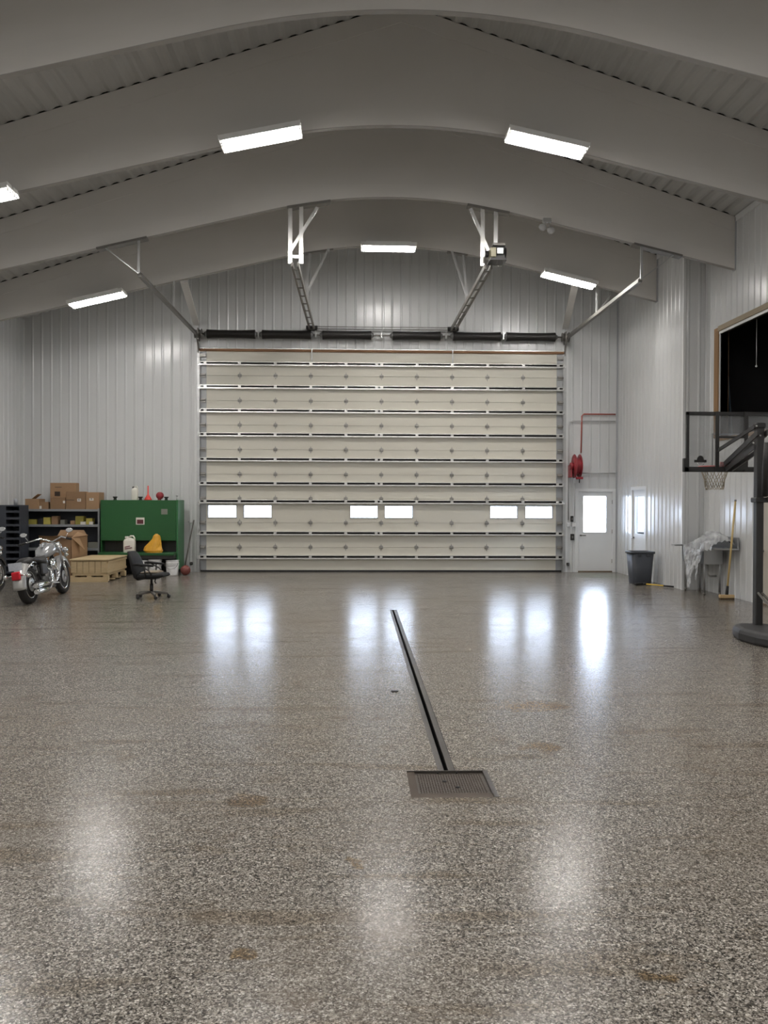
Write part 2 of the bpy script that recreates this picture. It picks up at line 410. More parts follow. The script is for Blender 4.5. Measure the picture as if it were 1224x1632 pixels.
wo = wo.build('wall_loft_side', 'wall'); tag(wo, 'white ribbed side wall with a dark loft opening', None, kind='structure')
ys = cuts(YF, YJ, [OY0-.13, OY1+.19, Y40, Y41])
for a, b in zip(ys, ys[1:]):
    mid = (a+b)/2; iv = [(0.0, None)]
    if OY0-.13 < mid < OY1+.19: iv = [(0.0, OZ0), (OZ1+.09, None)]
    if Y40 < mid < Y41: iv = [(D4T+.05, OZ0), (OZ1+.09, None)]
    for lo, hi in iv:
        MB().strip(rib_line(a, b, YJ-.06), lambda u, d, z: (XB-.002-d, u, z), lambda u: lo, lambda u: hi or roof(XB)).build('wall_panel', 'wall', wo)
wf = MB().prism(gable(XL-TH, 9.7, -.4), lambda a, b, d: (a, d, b), YF-TH, YF).build('wall_front', 'wall'); tag(wf, kind='structure')
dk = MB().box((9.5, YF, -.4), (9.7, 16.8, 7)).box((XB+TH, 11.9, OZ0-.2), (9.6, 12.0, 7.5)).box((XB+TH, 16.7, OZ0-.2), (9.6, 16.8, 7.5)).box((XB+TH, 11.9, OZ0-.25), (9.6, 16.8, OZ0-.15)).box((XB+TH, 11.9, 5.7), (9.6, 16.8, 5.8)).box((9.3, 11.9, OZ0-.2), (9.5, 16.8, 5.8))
tag(dk.build('wall_loft_inside', 'dark'), 'inner loft walls coloured near black to stand for unlit shade', None, kind='structure')  # darkness of the unlit loft is put into the wall colour
# corner trims
def trim(n, a, b, mat, label): tag(MB().box(a, b).build('trim_%d' % n, mat), label, None, kind='structure')
trim(1, (XA-.035, YB-.035, 0), (XA+.0, YB-.0, roof(XA)), 'frame', 'grey trim in the far right wall corner')
trim(2, (XA-.026, YJ-.026, 0), (XA+.02, YJ+.03, roof(XA)-.03), 'white', 'white trim on the outer corner of the side wall')
trim(3, (XL, YB-.03, 0), (XL+.03, YB, roof(XL)), 'white', 'white trim in the far left wall corner')
trim(4, (XB-.03, YF, roof(XB)-.09), (XB, YJ, roof(XB)+.02), 'white', 'white trim along the top of the loft wall')
trim(5, (XA-.03, YJ, roof(XA)-.09), (XA, YB, roof(XA)+.02), 'white', 'white trim along the top of the right wall')

# ------------------------------------------------------------------ ceiling
ce = MB().prism([(XL-TH, roof(XL-TH)+.10), (AX, roof(AX)+.10), (9.7, roof(9.7)+.10), (9.7, roof(9.7)+.25), (AX, roof(AX)+.25), (XL-TH, roof(XL-TH)+.25)], lambda a, b, d: (a, d, b), YF-TH, YB+TH)
ce = ce.build('ceiling', 'ceil'); tag(ce, 'white ribbed steel gable ceiling', None, kind='structure')
for a0, b0 in ((XL, AX), (AX, 9.6)):
    xs = cuts(a0, b0, [])
    for a, b in zip(xs, xs[1:]):
        line = rib_line(a, b, AX-.114, h=.028, base=.17, top=.040)
        MB().strip(line, lambda u, d, t: (u, t, roof(u)+.030-d), lambda u: YF, lambda u: YB).build('ceiling_panel', 'ceil', ce)

# ------------------------------------------------------------------ arched roof beams
BEAMS = [18.34, 15.42, 12.49, 9.57, 6.65, 0.80, -5.05]
BL = ['white arched roof beam nearest the overhead door wall', 'white arched roof beam carrying the door rails and the opener',
      'white arched roof beam with three lights, second beam overhead from the viewpoint', 'white arched roof beam at the very top of the picture']
BT = .075
def beam(i, y):
    x0 = XL+.004; x1 = (XA if y > YJ else XB)-.03
    b = thing('roof_beam', BL[i] if i < 4 else 'white arched roof beam overhead, out of view behind the viewpoint', 'beam', (AX, y, 6.5), 'arched roof beams')
    xs = sorted(set([x0, x1, AX]+[AX-2.28+.19*k for k in range(25)]))
    lo = [(x, beam_low(x)) for x in xs]
    def slab(lo_f, hi_f, d0, d1, name, mat):
        poly = [(x, lo_f(x)) for x in xs]+[(x, hi_f(x)) for x in reversed(xs)]
        n = len(xs); mb = MB(); k = 0
        vs = [(x, y+d, z) for d in (d0, d1) for x, z in [(x, lo_f(x)) for x in xs]+[(x, hi_f(x)) for x in xs]]
        fs = []
        for j in range(n-1):
            fs += [(j, j+1, n+j+1, n+j), (2*n+j, 3*n+j, 3*n+j+1, 2*n+j+1), (j, 2*n+j, 2*n+j+1, j+1), (n+j, n+j+1, 3*n+j+1, 3*n+j)]
        fs += [(0, n, 3*n, 2*n), (n-1, 3*n-1, 4*n-1, 2*n-1)]
        mb.add(vs, fs); return mb.build(name, mat, b)
    slab(lambda x: beam_low(x)+.004, lambda x: roof(x)+.001, 0, BT, 'web', 'beam')
    slab(lambda x: beam_low(x)-.008, lambda x: beam_low(x)+.002, -.004, BT+.004, 'bottom_flange', 'flange')  # grey set darker than the beam to dim its bright underside
    slab(lambda x: beam_low(x)+.002, lambda x: beam_low(x)+.24, -.005, BT+.005, 'trim_band', 'beamtrim')
    slab(lambda x: roof(x)-.27, lambda x: roof(x)-.002, -.007, .0, 'top_band', 'beam')
    slab(lambda x: roof(x)-.002, lambda x: roof(x)+.031, .008, BT-.008, 'gap_shade_strip', 'gap')  # black strip stands in for the shaded gap between beam top and ceiling
    MB().box((x1, y-.03, beam_low(x1)-.02), (x1+.028, y+BT+.02, roof(x1)-.02)).build('end_channel', 'frame', b)
    return b
for i, y in enumerate(BEAMS): beam(i, y)

# ------------------------------------------------------------------ strip lights
def make_fixture():
    t = thing('strip_light', '', 'light')
    h = MB()
    L2 = .585; C = .112
    for cy in (-C, C):
        prof = [(cy-.104, -.105), (cy-.107, -.103), (cy-.075, -.012), (cy+.075, -.012), (cy+.107, -.103), (cy+.104, -.105), (cy+.070, -.018), (cy-.070, -.018)]
        h.prism(prof, lambda a, b, d: (d, a, b), -L2, L2)
    h.box((-L2+.1, -.06, -.012), (L2-.1, .06, .045))
    h.build('housing', 'lampbody', t, world=False)
    for bx_ in (-.22, .22): MB().box((bx_-.03, .03, .02), (bx_+.03, .30, .05)).build('mounting_bracket', 'lampbody', t, world=False)
    for sx in (-1, 1):
        for cy in (-C, C):
            e = MB().prism([(cy-.107, -.075), (cy-.075, -.008), (cy+.075, -.008), (cy+.107, -.075)], lambda a, b, d: (d, a, b), sx*L2, sx*(L2+.01))
            e.build('end_cap', 'lampbody', t, world=False)
    for cy in (-C-.035, -C+.035, C-.035, C+.035):
        MB().tube([(-.55, cy, -.106), (.55, cy, -.106)], .013, 10).build('tube', 'tube', t, world=False)
        for sx in (-1, 1): MB().box((sx*.55, cy-.017, -.122), (sx*.575, cy+.017, -.014)).build('lamp_holder', 'lampbody', t, world=False)
    for cy in (-C, C):
        ld = bpy.data.lights.new('tube_light', 'AREA'); ld.shape = 'RECTANGLE'; ld.size = 1.08; ld.size_y = .04
        ld.energy = LAMP_W; ld.color = LAMP_COL
        lo = bpy.data.objects.new('tube_light', ld); COL.objects.link(lo); lo.parent = t; lo.location = (0, cy, -.091)
    return t
LIGHTS = [(-5.55, 18.34, 'lit twin strip light left of the door, on the beam nearest the door wall'),
          (.655, 18.34, 'lit twin strip light hanging level above the middle of the overhead door'),
          (4.575, 18.34, 'lit twin strip light right of the door, above the red hose reel'),
          (-5.52, 12.49, 'lit twin strip light cut off by the left edge of the picture'),
          (-1.415, 12.49, 'large lit twin strip light up left of the ridge, tilting up to the right'),
          (2.755, 12.49, 'large lit twin strip light up right of the ridge, tilting down to the right')]
for y, xs_ in ((6.65, (-5.55, .655, 4.575)), (.80, (-5.52, -1.415, 2.755)), (-5.05, (-5.55, .655, 4.575))):
    for x in xs_: LIGHTS.append((x, y, 'lit twin strip light on a beam out of view behind the viewpoint'))
proto = make_fixture()
for i, (x, y, lab) in enumerate(LIGHTS):
    o = proto if i == 0 else copy_tree(proto)
    z = min(beam_low(x-.5), beam_low(x), beam_low(x+.5))
    z = (beam_low(x-.6)+beam_low(x+.6))/2
    o.location = (x, y-.26, min(z, beam_low(x))-.02)
    o.rotation_euler = (0, -math.atan2(beam_low(x+.6)-beam_low(x-.6), 1.2), 0)
    tag(o, lab, 'light', 'strip lights under the beams')

# ------------------------------------------------------------------ overhead door
YD = YB-.02
door = thing('door_1', 'wide cream sectional overhead door with steel struts and six small windows', None, (AX, YB, 0), kind='structure')
JZ = [.012, .618, 1.231, 1.835, 2.44, 3.06, 3.67, 4.28, 4.905, 5.51]
WZ0, WZ1 = 1.368, 1.655
def wx(px): return K(px, 815, YB).x
WINS = [(wx(332), wx(376)), (wx(389), wx(432)), (wx(559), wx(601)), (wx(614), wx(657)), (wx(782), wx(824)), (wx(838), wx(880))]
def with_holes(mb, x0, x1, z0, z1, y0, y1, holes, hz):
    mb.box((x0, y0, z0), (x1, y1, hz[0])); mb.box((x0, y0, hz[1]), (x1, y1, z1))
    e = x0
    for a, b in holes: mb.box((e, y0, hz[0]), (a, y1, hz[1])); e = b
    mb.box((e, y0, hz[0]), (x1, y1, hz[1]))
    return mb
with_holes(MB(), DX0-.02, DX1+.02, 0, DTOP+.03, YB+.06, YB+.12, WINS, (WZ0, WZ1)).build('outer_skin', 'door', door)
HX = [-2.942, -2.052, -1.172, -.288, .600, 1.489, 2.376, 3.268, 4.172]
for i, (a, b) in enumerate(zip(JZ, JZ[1:])):
    z0, z1 = a+.003, b-.003
    mb = MB()
    if i == 2: with_holes(mb, DX0+.17, DX1-.17, z0, z1, YB+.01, YB+.07, WINS, (WZ0, WZ1))
    else: mb.box((DX0+.17, YB+.01, z0), (DX1-.17, YB+.07, z1))
    sec = mb.build('door_section', 'door', door)
    for x0, x1 in ((DX0, DX0+.17), (DX1-.17, DX1)):
        MB().box((x0, YB+.004, z0), (x1, YB+.07, z1)).build('end_stile', 'stile', sec)
for a, b in WINS:
    fr = MB(); t_ = .022
    fr.box((a-t_, YB-.006, WZ1), (b+t_, YB+.02, WZ1+t_)).box((a-t_, YB-.006, WZ0-t_), (b+t_, YB+.02, WZ0)).box((a-t_, YB-.006, WZ0), (a, YB+.02, WZ1)).box((b, YB-.006, WZ0), (b+t_, YB+.02, WZ1))
    w = fr.build('window_frame', 'frame', door, bevel=.004)
    MB().box((a, YB+.045, WZ0), (b, YB+.051, WZ1)).build('window_pane', 'glass', w)
SZ = [.365, .961, 1.752, 2.20, 2.80, 3.42, 4.015, 4.61, 5.187]
edges = [DX0+.03, DX0+.12, DX0+.17]+HX+[DX1-.17, DX1-.12, DX1-.03]
posts = [DX0+.0, DX0+.15]+HX+[AX-.16]+[DX1-.15, DX1]
posts = sorted(posts)
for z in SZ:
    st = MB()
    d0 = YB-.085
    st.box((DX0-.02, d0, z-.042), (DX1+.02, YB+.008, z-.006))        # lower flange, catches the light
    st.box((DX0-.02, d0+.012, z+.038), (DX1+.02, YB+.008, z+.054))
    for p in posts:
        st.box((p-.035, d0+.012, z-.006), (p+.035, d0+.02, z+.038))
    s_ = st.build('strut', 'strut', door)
    MB().box((DX0-.01, d0+.04, z-.006), (DX1+.01, YB+.006, z+.038)).build('slot_shade_bar', 'slot', s_)  # near-black bar stands in for the shade inside the slots
hp = None
for z in JZ[1:-1]:
    for x in HX:
        if hp is None:
            hb = MB()
            poly = [(-.028, .0), (-.052, .032), (-.012, .048), (0, .10), (.012, .048), (.052, .032), (.028, 0), (.052, -.032), (.012, -.048), (0, -.10), (-.012, -.048), (-.052, -.032)]
            hb.prism(poly, lambda a, b, d: (a, d, b), -.008, .01); hb.tube([(-.05, -.012, 0), (.05, -.012, 0)], .014, 8)
            hp = hb.build('hinge', 'hinge', door, world=False); hp.location = (x-AX, 0, z)
        else: share(hp, 'hinge', (x-AX, 0, z), door)
    for sx, x in ((1, DX0), (-1, DX1)):
        hb = MB().box((x+sx*.02, YB-.03, z-.05), (x+sx*.15, YB+.006, z+.05)).tube([(x-sx*.05, YB-.045, z), (x+sx*.15, YB-.045, z)], .016, 8)
        hb.build('roller_bracket', 'hinge', door)
for sx, x in ((1, DX0), (-1, DX1)):
    MB().box((x+sx*.01, YB-.05, 5.36), (x+sx*.16, YB+.01, 5.44)).build('top_bracket', 'hinge', door)
MB().box((DX0, YB-.01, 0), (DX1, YB+.08, .045)).build('bottom_seal', 'black', door)
MB().box((DX0-.02, YB-.028, 5.505), (DX1+.02, YB+.06, 5.565)).build('header_seal', 'header', door)
MB().box((DX0-.05, YB-.035, 5.565), (DX1+.05, YB-.001, 5.585)).build('header_trim', 'strut', door)
# jamb trims, vertical tracks
for sx, x in ((-1, DX0), (1, DX1)):
    tag(MB().box((x+sx*.05, YB-.03, 0), (x+sx*.12, YB+.01, 5.72)).build('trim_%d' % (6 if sx < 0 else 7), 'white'), 'white jamb trim on the %s of the overhead door' % ('left' if sx < 0 else 'right'), None, kind='structure')
    tr = thing('door_track', 'steel track of the overhead door up its %s edge and out along the ceiling' % ('left' if sx < 0 else 'right'), 'track', (x+sx*.03, YB, 0), 'tracks of the overhead door')
    xc = x+sx*.02; ye = 15.45
    vt = MB()
    vt.bar((xc+sx*.03, YB-.03, 0), (xc+sx*.03, YB-.03, 5.5), .006, .09, (0, 1, 0)).bar((xc, YB-.075, 0), (xc, YB-.075, 5.5), .07, .006, (0, 1, 0)).bar((xc, YB-.015, 0), (xc, YB-.015, 5.5), .09, .008, (0, 1, 0))
    vt.build('vertical_track', 'galv', tr)
    arc = [(xc, YB-.05-.42*(1-math.cos(t)), 5.45+.42*math.sin(t)) for t in [PI/2*k/10 for k in range(11)]]
    ct = MB()
    for a, b in zip(arc, arc[1:]): ct.bar(a, b, .075, .03, (1, 0, 0))
    ct.build('curved_track', 'rail', tr)
    MB().bar((xc, YB-.47, 5.87), (xc, ye, 5.87), .075, .06).bar((xc+sx*.03, YB-.5, 5.92), (xc+sx*.03, ye, 5.92), .012, .08).build('ceiling_track', 'rail', tr)
    def hanger(parts, mat='galv'):
        mb = MB()
        for p, q, w, h in parts: mb.bar(p, q, w, h)
        return mb.build('track_hanger', mat, tr)
    # at the middle beam
    yc = 15.42+BT/2
    zb = beam_low(xc)-.0
    hanger([((xc, yc-.08, 5.88), (xc, yc-.08, zb-.02), .045, .02)])
    hanger([((xc, yc-.06, 5.88), (xc+sx*.62, yc-.06, beam_low(xc+sx*.62)-.02), .045, .02)])
    hanger([((xc-sx*.15, yc-.03, beam_low(xc-sx*.15)-.03), (xc+sx*.75, yc-.03, beam_low(xc+sx*.75)-.03), .18, .04)], 'rail')
    yd = 18.34+BT/2
    hanger([((xc, yd-.08, 5.88), (xc, yd-.08, beam_low(xc)), .04, .02)])
    hanger([((xc, yd-.07, 5.88), (xc+sx*.4, yd-.07, beam_low(xc+sx*.4)), .04, .02)])
# braces from the far beam to the wall above the door corners
for (a, b), side in ((((293, 445), (313, 517)), 'left'), (((917, 470), (901, 523)), 'right')):
    p, q = K(*a, 18.40), K(*b, YB-.05)
    p.z = beam_low(p.x)-.03
    tag(MB().bar(p, q, .15, .05).build('flange_brace', 'beam'), 'pale slanting brace from the far beam to the %s end of the spring shaft' % side, 'brace', 'braces above the door')

# ------------------------------------------------------------------ spring shaft
SY, SZ_ = YB-.18, 5.90
sp = thing('spring_shaft', 'long torsion spring shaft with six black springs above the overhead door', 'spring shaft', (AX, SY, SZ_))
MB().tube([(DX0-.05, SY, SZ_), (DX1+.05, SY, SZ_)], .020, 10).build('shaft', 'rail', sp)
for a, b in ((330, 406), (418, 495), (514, 591), (626, 701), (722, 797), (807, 884)):
    x0, x1 = K(a, 536, SY).x, K(b, 536, SY).x
    n = 44; prof = [(.03, x0)]
    for k in range(n+1):
        u = k/n; x = x0+(x1-x0)*u; r = .104+.014*abs(2*u-1)**3
        prof += [(r, x), (r-.012, x+(x1-x0)/n*.5)]
    prof.append((.03, x1))
    s_ = MB().lathe(prof, (0, SY, SZ_), 'X', 20).build('torsion_spring', 'spring', sp)
    for x, sg in ((x0, -1), (x1, 1)):
        MB().lathe([(.09, x), (.07, x+sg*.03), (.045, x+sg*.07), (.03, x+sg*.07)], (0, SY, SZ_), 'X', 16).build('winding_cone', 'engine', s_)
for px in (412, 503, 608, 711, 802):
    x = K(px, 536, SY).x
    MB().box((x-.012, SY-.07, SZ_-.07), (x+.012, YB-.02, SZ_+.09)).tube([(x-.03, SY, SZ_), (x+.03, SY, SZ_)], .035, 12).build('bearing_bracket', 'galv', sp)
for x in (DX0-.0, DX1+.0):
    MB().lathe([(.03, x-.09), (.11, x-.09), (.11, x-.075), (.095, x-.07), (.095, x+.07), (.125, x+.075), (.125, x+.09), (.03, x+.09)], (0, SY, SZ_), 'X', 22).build('cable_drum', 'rail', sp)
    MB().box((x-.012, SY-.1, SZ_-.16), (x+.012, YB-.02, SZ_+.13)).build('end_plate', 'rail', sp)
# two ceiling rails that carry the door trolley
RX = (K(497, 524, YB-.1).x, K(722, 524, YB-.1).x); RZ = K(497, 524, YB-.1).z
for rx, side in zip(RX, ('left', 'right')):
    t = thing('trolley_rail', 'slatted steel rail running from above the springs to the %s hanger frame' % side, 'rail', (rx, YB, RZ), 'trolley rails over the door')
    y0, y1 = 15.35, YB-.05
    for dx in (-.055, .055): MB().bar((rx+dx, y0, RZ), (rx+dx, y1, RZ), .035, .085).build('rail_bar', 'rail', t)
    for k in range(9):
        y = y0+.2+k*(y1-y0-.4)/8
        MB().box((rx-.06, y-.025, RZ-.05), (rx+.06, y+.025, RZ-.035)).build('cross_tie', 'rail', t)
    MB().box((rx-.13, YB-.14, RZ-.02), (rx+.13, YB-.03, RZ+.06)).tube([(rx-.14, YB-.13, RZ+.03), (rx+.14, YB-.13, RZ+.03)], .045, 14).build('front_sprocket', 'blackm', t)
    sg = -1 if side == 'left' else 1
    MB().bar((rx, YB-.06, 5.17), (rx, YB-.06, RZ-.05), .03, .012).build('door_arm', 'galv', t)
    # hanger frame at the middle beam
    yc = 15.42-.02
    def hb(p, q, w, h, mat='galv'): MB().bar(p, q, w, h, (0, 1, 0)).build('hanger_bar', mat, t)
    xa = K(462.5, 400, yc).x if sg < 0 else K(769, 400, yc).x
    xb = K(480, 400, yc).x if sg < 0 else K(790, 400, yc).x
    for x, zl_ in ((xa, K(462, 420, yc).z), (xb, K(480, 420, yc).z)):
        hb((x, yc, zl_), (x, yc, beam_low(x)-.02), .075, .012, 'strut')
    if sg < 0:
        hb((xa, yc-.03, RZ+.14), (xb+.02, yc-.03, RZ+.14), .05, .012, 'strut')
        hb((xa-.02, yc-.02, RZ+.20), K(506, 330, yc-.02), .06, .012, 'strut')
        pa, pb = 458, 527
    else:
        hb((xb-.1, yc-.03, RZ+.2), K(750, 332, yc-.02), .06, .012, 'strut')
        pa, pb = 745, 812
    xp, xq = K(pa, 330, yc).x, K(pb, 330, yc).x
    MB().bar((xp, yc+.06, beam_low(xp)-.03), (xq, yc+.06, beam_low(xq)-.03), .16, .05).build('beam_plate', 'rail', t)
    yd = 18.33
    xd = K(494, 430, yd).x if sg < 0 else K(738, 430, yd).x
    MB().bar((rx+sg*.0, yd, RZ), (xd, yd, beam_low(xd)), .05, .012, (0, 1, 0)).build('hanger_bar', 'galv', t)
    xe = K(524, 405, yd).x if sg < 0 else K(720, 405, yd).x
    MB().bar((rx, yd-.01, RZ+.15), (xe, yd-.01, beam_low(xe)), .05, .012, (0, 1, 0)).build('hanger_bar', 'galv', t)
    MB().bar((min(xd, xe)-.1, yd+.05, beam_low(min(xd, xe)-.1)-.02), (max(xd, xe)+.1, yd+.05, beam_low(max(xd, xe)+.1)-.02), .12, .03).build('beam_plate', 'rail', t)
ch = MB()
for zz in (RZ+.055, RZ-.005): ch.tube([(RX[0]+.12, YB-.13, zz), (AX-.2, YB-.13, zz-.005), (RX[1]-.12, YB-.13, zz)], .008, 6)
tag(ch.build('drive_chain', 'rail'), 'thin looped drive chain strung between the two trolley rails', 'chain')
tag(MB().tube([(K(432, 527, YB-.05).x, YB-.04, K(432, 527, YB).z), (K(740, 530, YB-.05).x, YB-.04, K(740, 530, YB).z)], .010, 6).build('wall_conduit', 'cond'), 'thin horizontal conduit on the wall just above the springs', 'conduit')
# opener motor on the right hanger
mt = thing('door_opener', 'black and cream door opener motor at the end of the right trolley rail', 'motor', (RX[1]+.15, 15.3, RZ))
c = K(790, 405, 15.25); mx, mz = c.x, c.z
MB().box((mx-.13, 15.05, mz-.16), (mx+.17, 15.4, mz-.12)).build('base_plate', 'blackm', mt)
MB().box((mx-.12, 15.06, mz-.10), (mx-.02, 15.3, mz+.07)).build('cream_cover', 'cream', mt, bevel=.01)
MB().tube([(mx+.02, 15.18, mz), (mx+.17, 15.18, mz)], .095, 18).build('motor_drum', 'blackm', mt)
MB().box((mx-.01, 15.05, mz-.05), (mx+.11, 15.09, mz+.06)).build('control_cover', 'galv', mt, bevel=.006)
MB().box((mx-.08, 15.06, mz+.10), (mx+.15, 15.35, mz+.15)).build('top_bracket', 'rail', mt, bevel=.006)
MB().box((mx-.08, 15.10, mz-.12), (mx+.15, 15.3, mz+.10)).build('gear_case', 'blackm', mt, bevel=.01)
MB().tube([(mx+.06+.06*math.cos(t), 15.1, mz-.2+.07*math.sin(t)) for t in [2*PI*k/14 for k in range(14)]], .006, 6, True).build('cable_loop', 'rail', mt)
MB().lathe([(.02, -.03), (.06, -.03), (.06, .03), (.02, .03)], (mx-.17, 15.2, mz-.02), 'X', 16).build('drive_sprocket', 'blackm', mt)
# small guarded twin lamp under the middle beam
c = K(873, 360, 15.36); em = thing('emergency_lamp', 'small grey twin-head lamp hanging under the middle beam', 'lamp', c)
MB().box(c+Vector((-.09, -.03, .06)), c+Vector((.06, .05, .14))).build('housing', 'galv', em, bevel=.008)
for dx, dz in ((-.1, -.04), (.05, -.09)):
    MB().lathe([(.02, .05), (.045, .03), (.07, -.04), (.06, -.05), (.01, -.05)], c+Vector((dx, 0, dz)), 'Y', 14).tube([c+Vector((dx*.3, 0, .07)), c+Vector((dx, 0, dz))], .008, 6).build('lamp_head', 'cond', em)
MB().bar(c+Vector((-.02, .1, .14)), (c.x-.02, c.y+.1, beam_low(c.x)), .1, .05).build('mount', 'rail', em)

# ------------------------------------------------------------------ white door in the back wall
def man_door(name, label, W0, W1, H, fn, win, matd, handle_side, hinges=True, sill='sill', depth=.045):
    """fn(u, d, z): u along the wall, d out of the wall into the hall"""
    d = thing(name, label, None, fn(W0, 0, 0), kind='structure')
    def bx(mb, u0, u1, d0, d1, z0, z1):
        a, b = fn(u0, d0, z0), fn(u1, d1, z1); return mb.box(a, b)
    fr = MB(); bx(fr, W0-.05, W0+.03, -.14, .025, 0, H+.05); bx(fr, W1-.03, W1+.05, -.14, .025, 0, H+.05); bx(fr, W0+.03, W1-.03, -.14, .025, H-.03, H+.05)
    fr.build('door_frame', 'white', d, bevel=.004)
    a, b, z0, z1 = win if win else (0, 0, 0, 0)
    lf = MB(); L0, L1, T = W0+.028, W1-.028, H-.028
    if win:
        bx(lf, L0, L1, -.06, -.015, .03, z0); bx(lf, L0, L1, -.06, -.015, z1, T); bx(lf, L0, a, -.06, -.015, z0, z1); bx(lf, b, L1, -.06, -.015, z0, z1)
    else: bx(lf, L0, L1, -.06, -.015, .03, T)
    leaf = lf.build('door_leaf', matd, d)
    if win:
        wf_ = MB(); t_ = .025
        bx(wf_, a-t_, b+t_, -.02, -.004, z1, z1+t_); bx(wf_, a-t_, b+t_, -.02, -.004, z0-t_, z0); bx(wf_, a-t_, a, -.02, -.004, z0, z1); bx(wf_, b, b+t_, -.02, -.004, z0, z1)
        wf_.build('window_frame', 'white', leaf)
        p = MB(); bx(p, a, b, -.045, -.038, z0, z1); p.build('window_pane', 'glass', leaf)
    hu, sg = (L0+.07, 1) if handle_side < 0 else (L1-.07, -1)
    h = MB(); h.tube([fn(hu, -.016, .93), fn(hu, .05, .93)], .018, 10).tube([fn(hu, .045, .93), fn(hu+sg*.12, .05, .93)], .011, 8)
    h.build('handle', 'rail', leaf)
    hu2 = W1-.03 if handle_side < 0 else W0+.03
    for z in (.28, 1.03, 1.78): MB().tube([fn(hu2, .0, z-.05), fn(hu2, .0, z+.05)], .014, 8).build('hinge', 'hinge', d)
    s_ = MB(); bx(s_, W0-.02, W1+.02, -.14, .015, -.05, .03); s_.build('threshold', sill, d)
    MB().box(fn(W0, -.145, 0), fn(W1, -.13, H)) if False else None
    return d
man_door('door_2', 'white steel door with a square bright window, right of the overhead door', MX0, MX1, MTOP, lambda u, d, z: (u, YB-d, z), (5.735, 6.315, 1.015, 1.92), 'white', -1)
d3 = man_door('door_3', 'narrow looking glazed white door in the right wall beside the grey bin', Y30, Y31, D3T, lambda u, d, z: (XA-d, u, z), (19.12, 19.76, 1.03, 1.90), 'white', 1)
man_door('door_4', 'beige door in the right wall behind the hoop post', Y40, Y41, D4T, lambda u, d, z: (XB-d, u, z), None, 'beige', 1)
# ------------------------------------------------------------------ loft opening frame
of = thing('opening_frame', 'rough brown lumber frame around the dark loft opening', 'frame', (XB, OY1, OZ0))
MB().box((XB-.05, OY1, OZ0), (XB+.16, OY1+.19, OZ1+.08)).build('jamb_post', 'jamb', of, bevel=.004)
MB().box((XB-.05, OY0-.13, OZ0), (XB+.16, OY0, OZ1+.08)).build('jamb_post', 'jamb', of, bevel=.004)
MB().box((XB-.06, OY0-.1, OZ1), (XB+.16, OY1+.0, OZ1+.10)).build('header_plank', 'jambtop', of, bevel=.004)
MB().box((XB-.035, OY0-.1, OZ1-.05), (XB-.01, OY1, OZ1-.001)).build('header_lip', 'white', of)
MB().box((XB-.03, OY1-.03, OZ0), (XB-.01, OY1-.001, OZ1-.05)).build('jamb_lip', 'white', of)
MB().box((XB-.03, OY0, OZ0-.06), (XB+.16, OY1, OZ0)).build('sill_plank', 'jamb', of)
pc = S(1206, 514, XB+.35)
t = thing('pull_cord', 'thin white pull cord hanging inside the dark loft opening', 'cord', (pc.x, pc.y, OZ1))
zb_ = S(1205, 582, XB+.35).z
MB().tube([(pc.x, pc.y, zb_), (pc.x, pc.y, 5.7)], .006, 6).build('cord', 'white', t)
MB().sphere((pc.x, pc.y, zb_-.02), .02).build('bead', 'white', t)
for k, (mat, lab) in enumerate((('blueb', 'thin blue-grey board leaning inside the loft opening'), ('rustb', 'thin rust-coloured board leaning inside the loft opening'))):
    x_ = XB+.35+.06*k; a = S(1166-4*k, 656, x_); b = S(1158-1.5*k, 605, x_)
    tag(MB().bar((x_, a.y, OZ0-.14), (x_, b.y, 4.25), .14-.08*k, .03, (1, 0, 0)).build('leaning_board', mat), lab, 'board', 'boards in the loft')

# ------------------------------------------------------------------ wall services by the white door
hr = thing('hose_reel', 'red hose reel on the wall above the white door', 'hose reel', (5.6, YB-.1, 2.35))
c = K(919.5, 743, YB-.3)
hm = Matrix.Translation(c)@Matrix.Rotation(.02, 4, 'Z')
def hpart(mb, n, mat): mb.xf(hm).build(n, mat, hr)
for x in (-.075, .055):
    hpart(MB().lathe([(.03, x), (.29, x), (.30, x+.008), (.29, x+.016), (.03, x+.016)], (0, 0, 0), 'X', 28), 'reel_flange', 'red')
hpart(MB().lathe([(.02, -.09), (.2, -.09), (.21, -.05), (.2, 0), (.21, .05), (.2, .08), (.02, .08)], (0, 0, 0), 'X', 24), 'hose_coil', 'red')
hpart(MB().box((-.155, -.06, -.28), (-.135, .3, .03)).box((-.15, -.05, -.06), (.13, .0, .0)), 'swing_bracket', 'red')
hpart(MB().lathe([(.02, -.17), (.09, -.17), (.09, -.10), (.02, -.10)], (0, 0, 0), 'X', 16), 'spring_case', 'red')
hpart(MB().tube([(.02, -.16, -.23), (.02, -.16, -.33), (.02, -.15, -.42)], .014, 8), 'hose_end', 'black')
hpart(MB().box((-.06, -.2, -.33), (.10, -.1, -.27)), 'hose_guide', 'red')
def pipe(name, pts, r, mat, lab, cat): return tag(MB().tube([tuple(p) for p in pts], r, 8).build(name, mat), lab, cat)
y_ = YB-.06
a = K(928, 660, y_); b = K(981, 662, y_); d_ = K(926, 722, y_)
pipe('red_pipe', [(d_.x, y_, d_.z), (a.x-.01, y_, a.z-.05), (a.x+.04, y_, a.z), (b.x, y_, a.z)], .017, 'redpipe', 'red air pipe bending from the hose reel to the corner', 'pipe')
a = K(908, 671, y_); b = K(981, 673, y_)
pipe('grey_conduit', [(a.x-.02, y_, 1.32), (a.x-.02, y_, a.z-.12), (a.x+.0, y_, a.z-.03), (a.x+.09, y_, a.z), (b.x, y_, a.z)], .015, 'cond', 'grey conduit with a rounded bend beside the overhead door', 'conduit')
a = K(926, 754, y_); b = K(981, 755, y_)
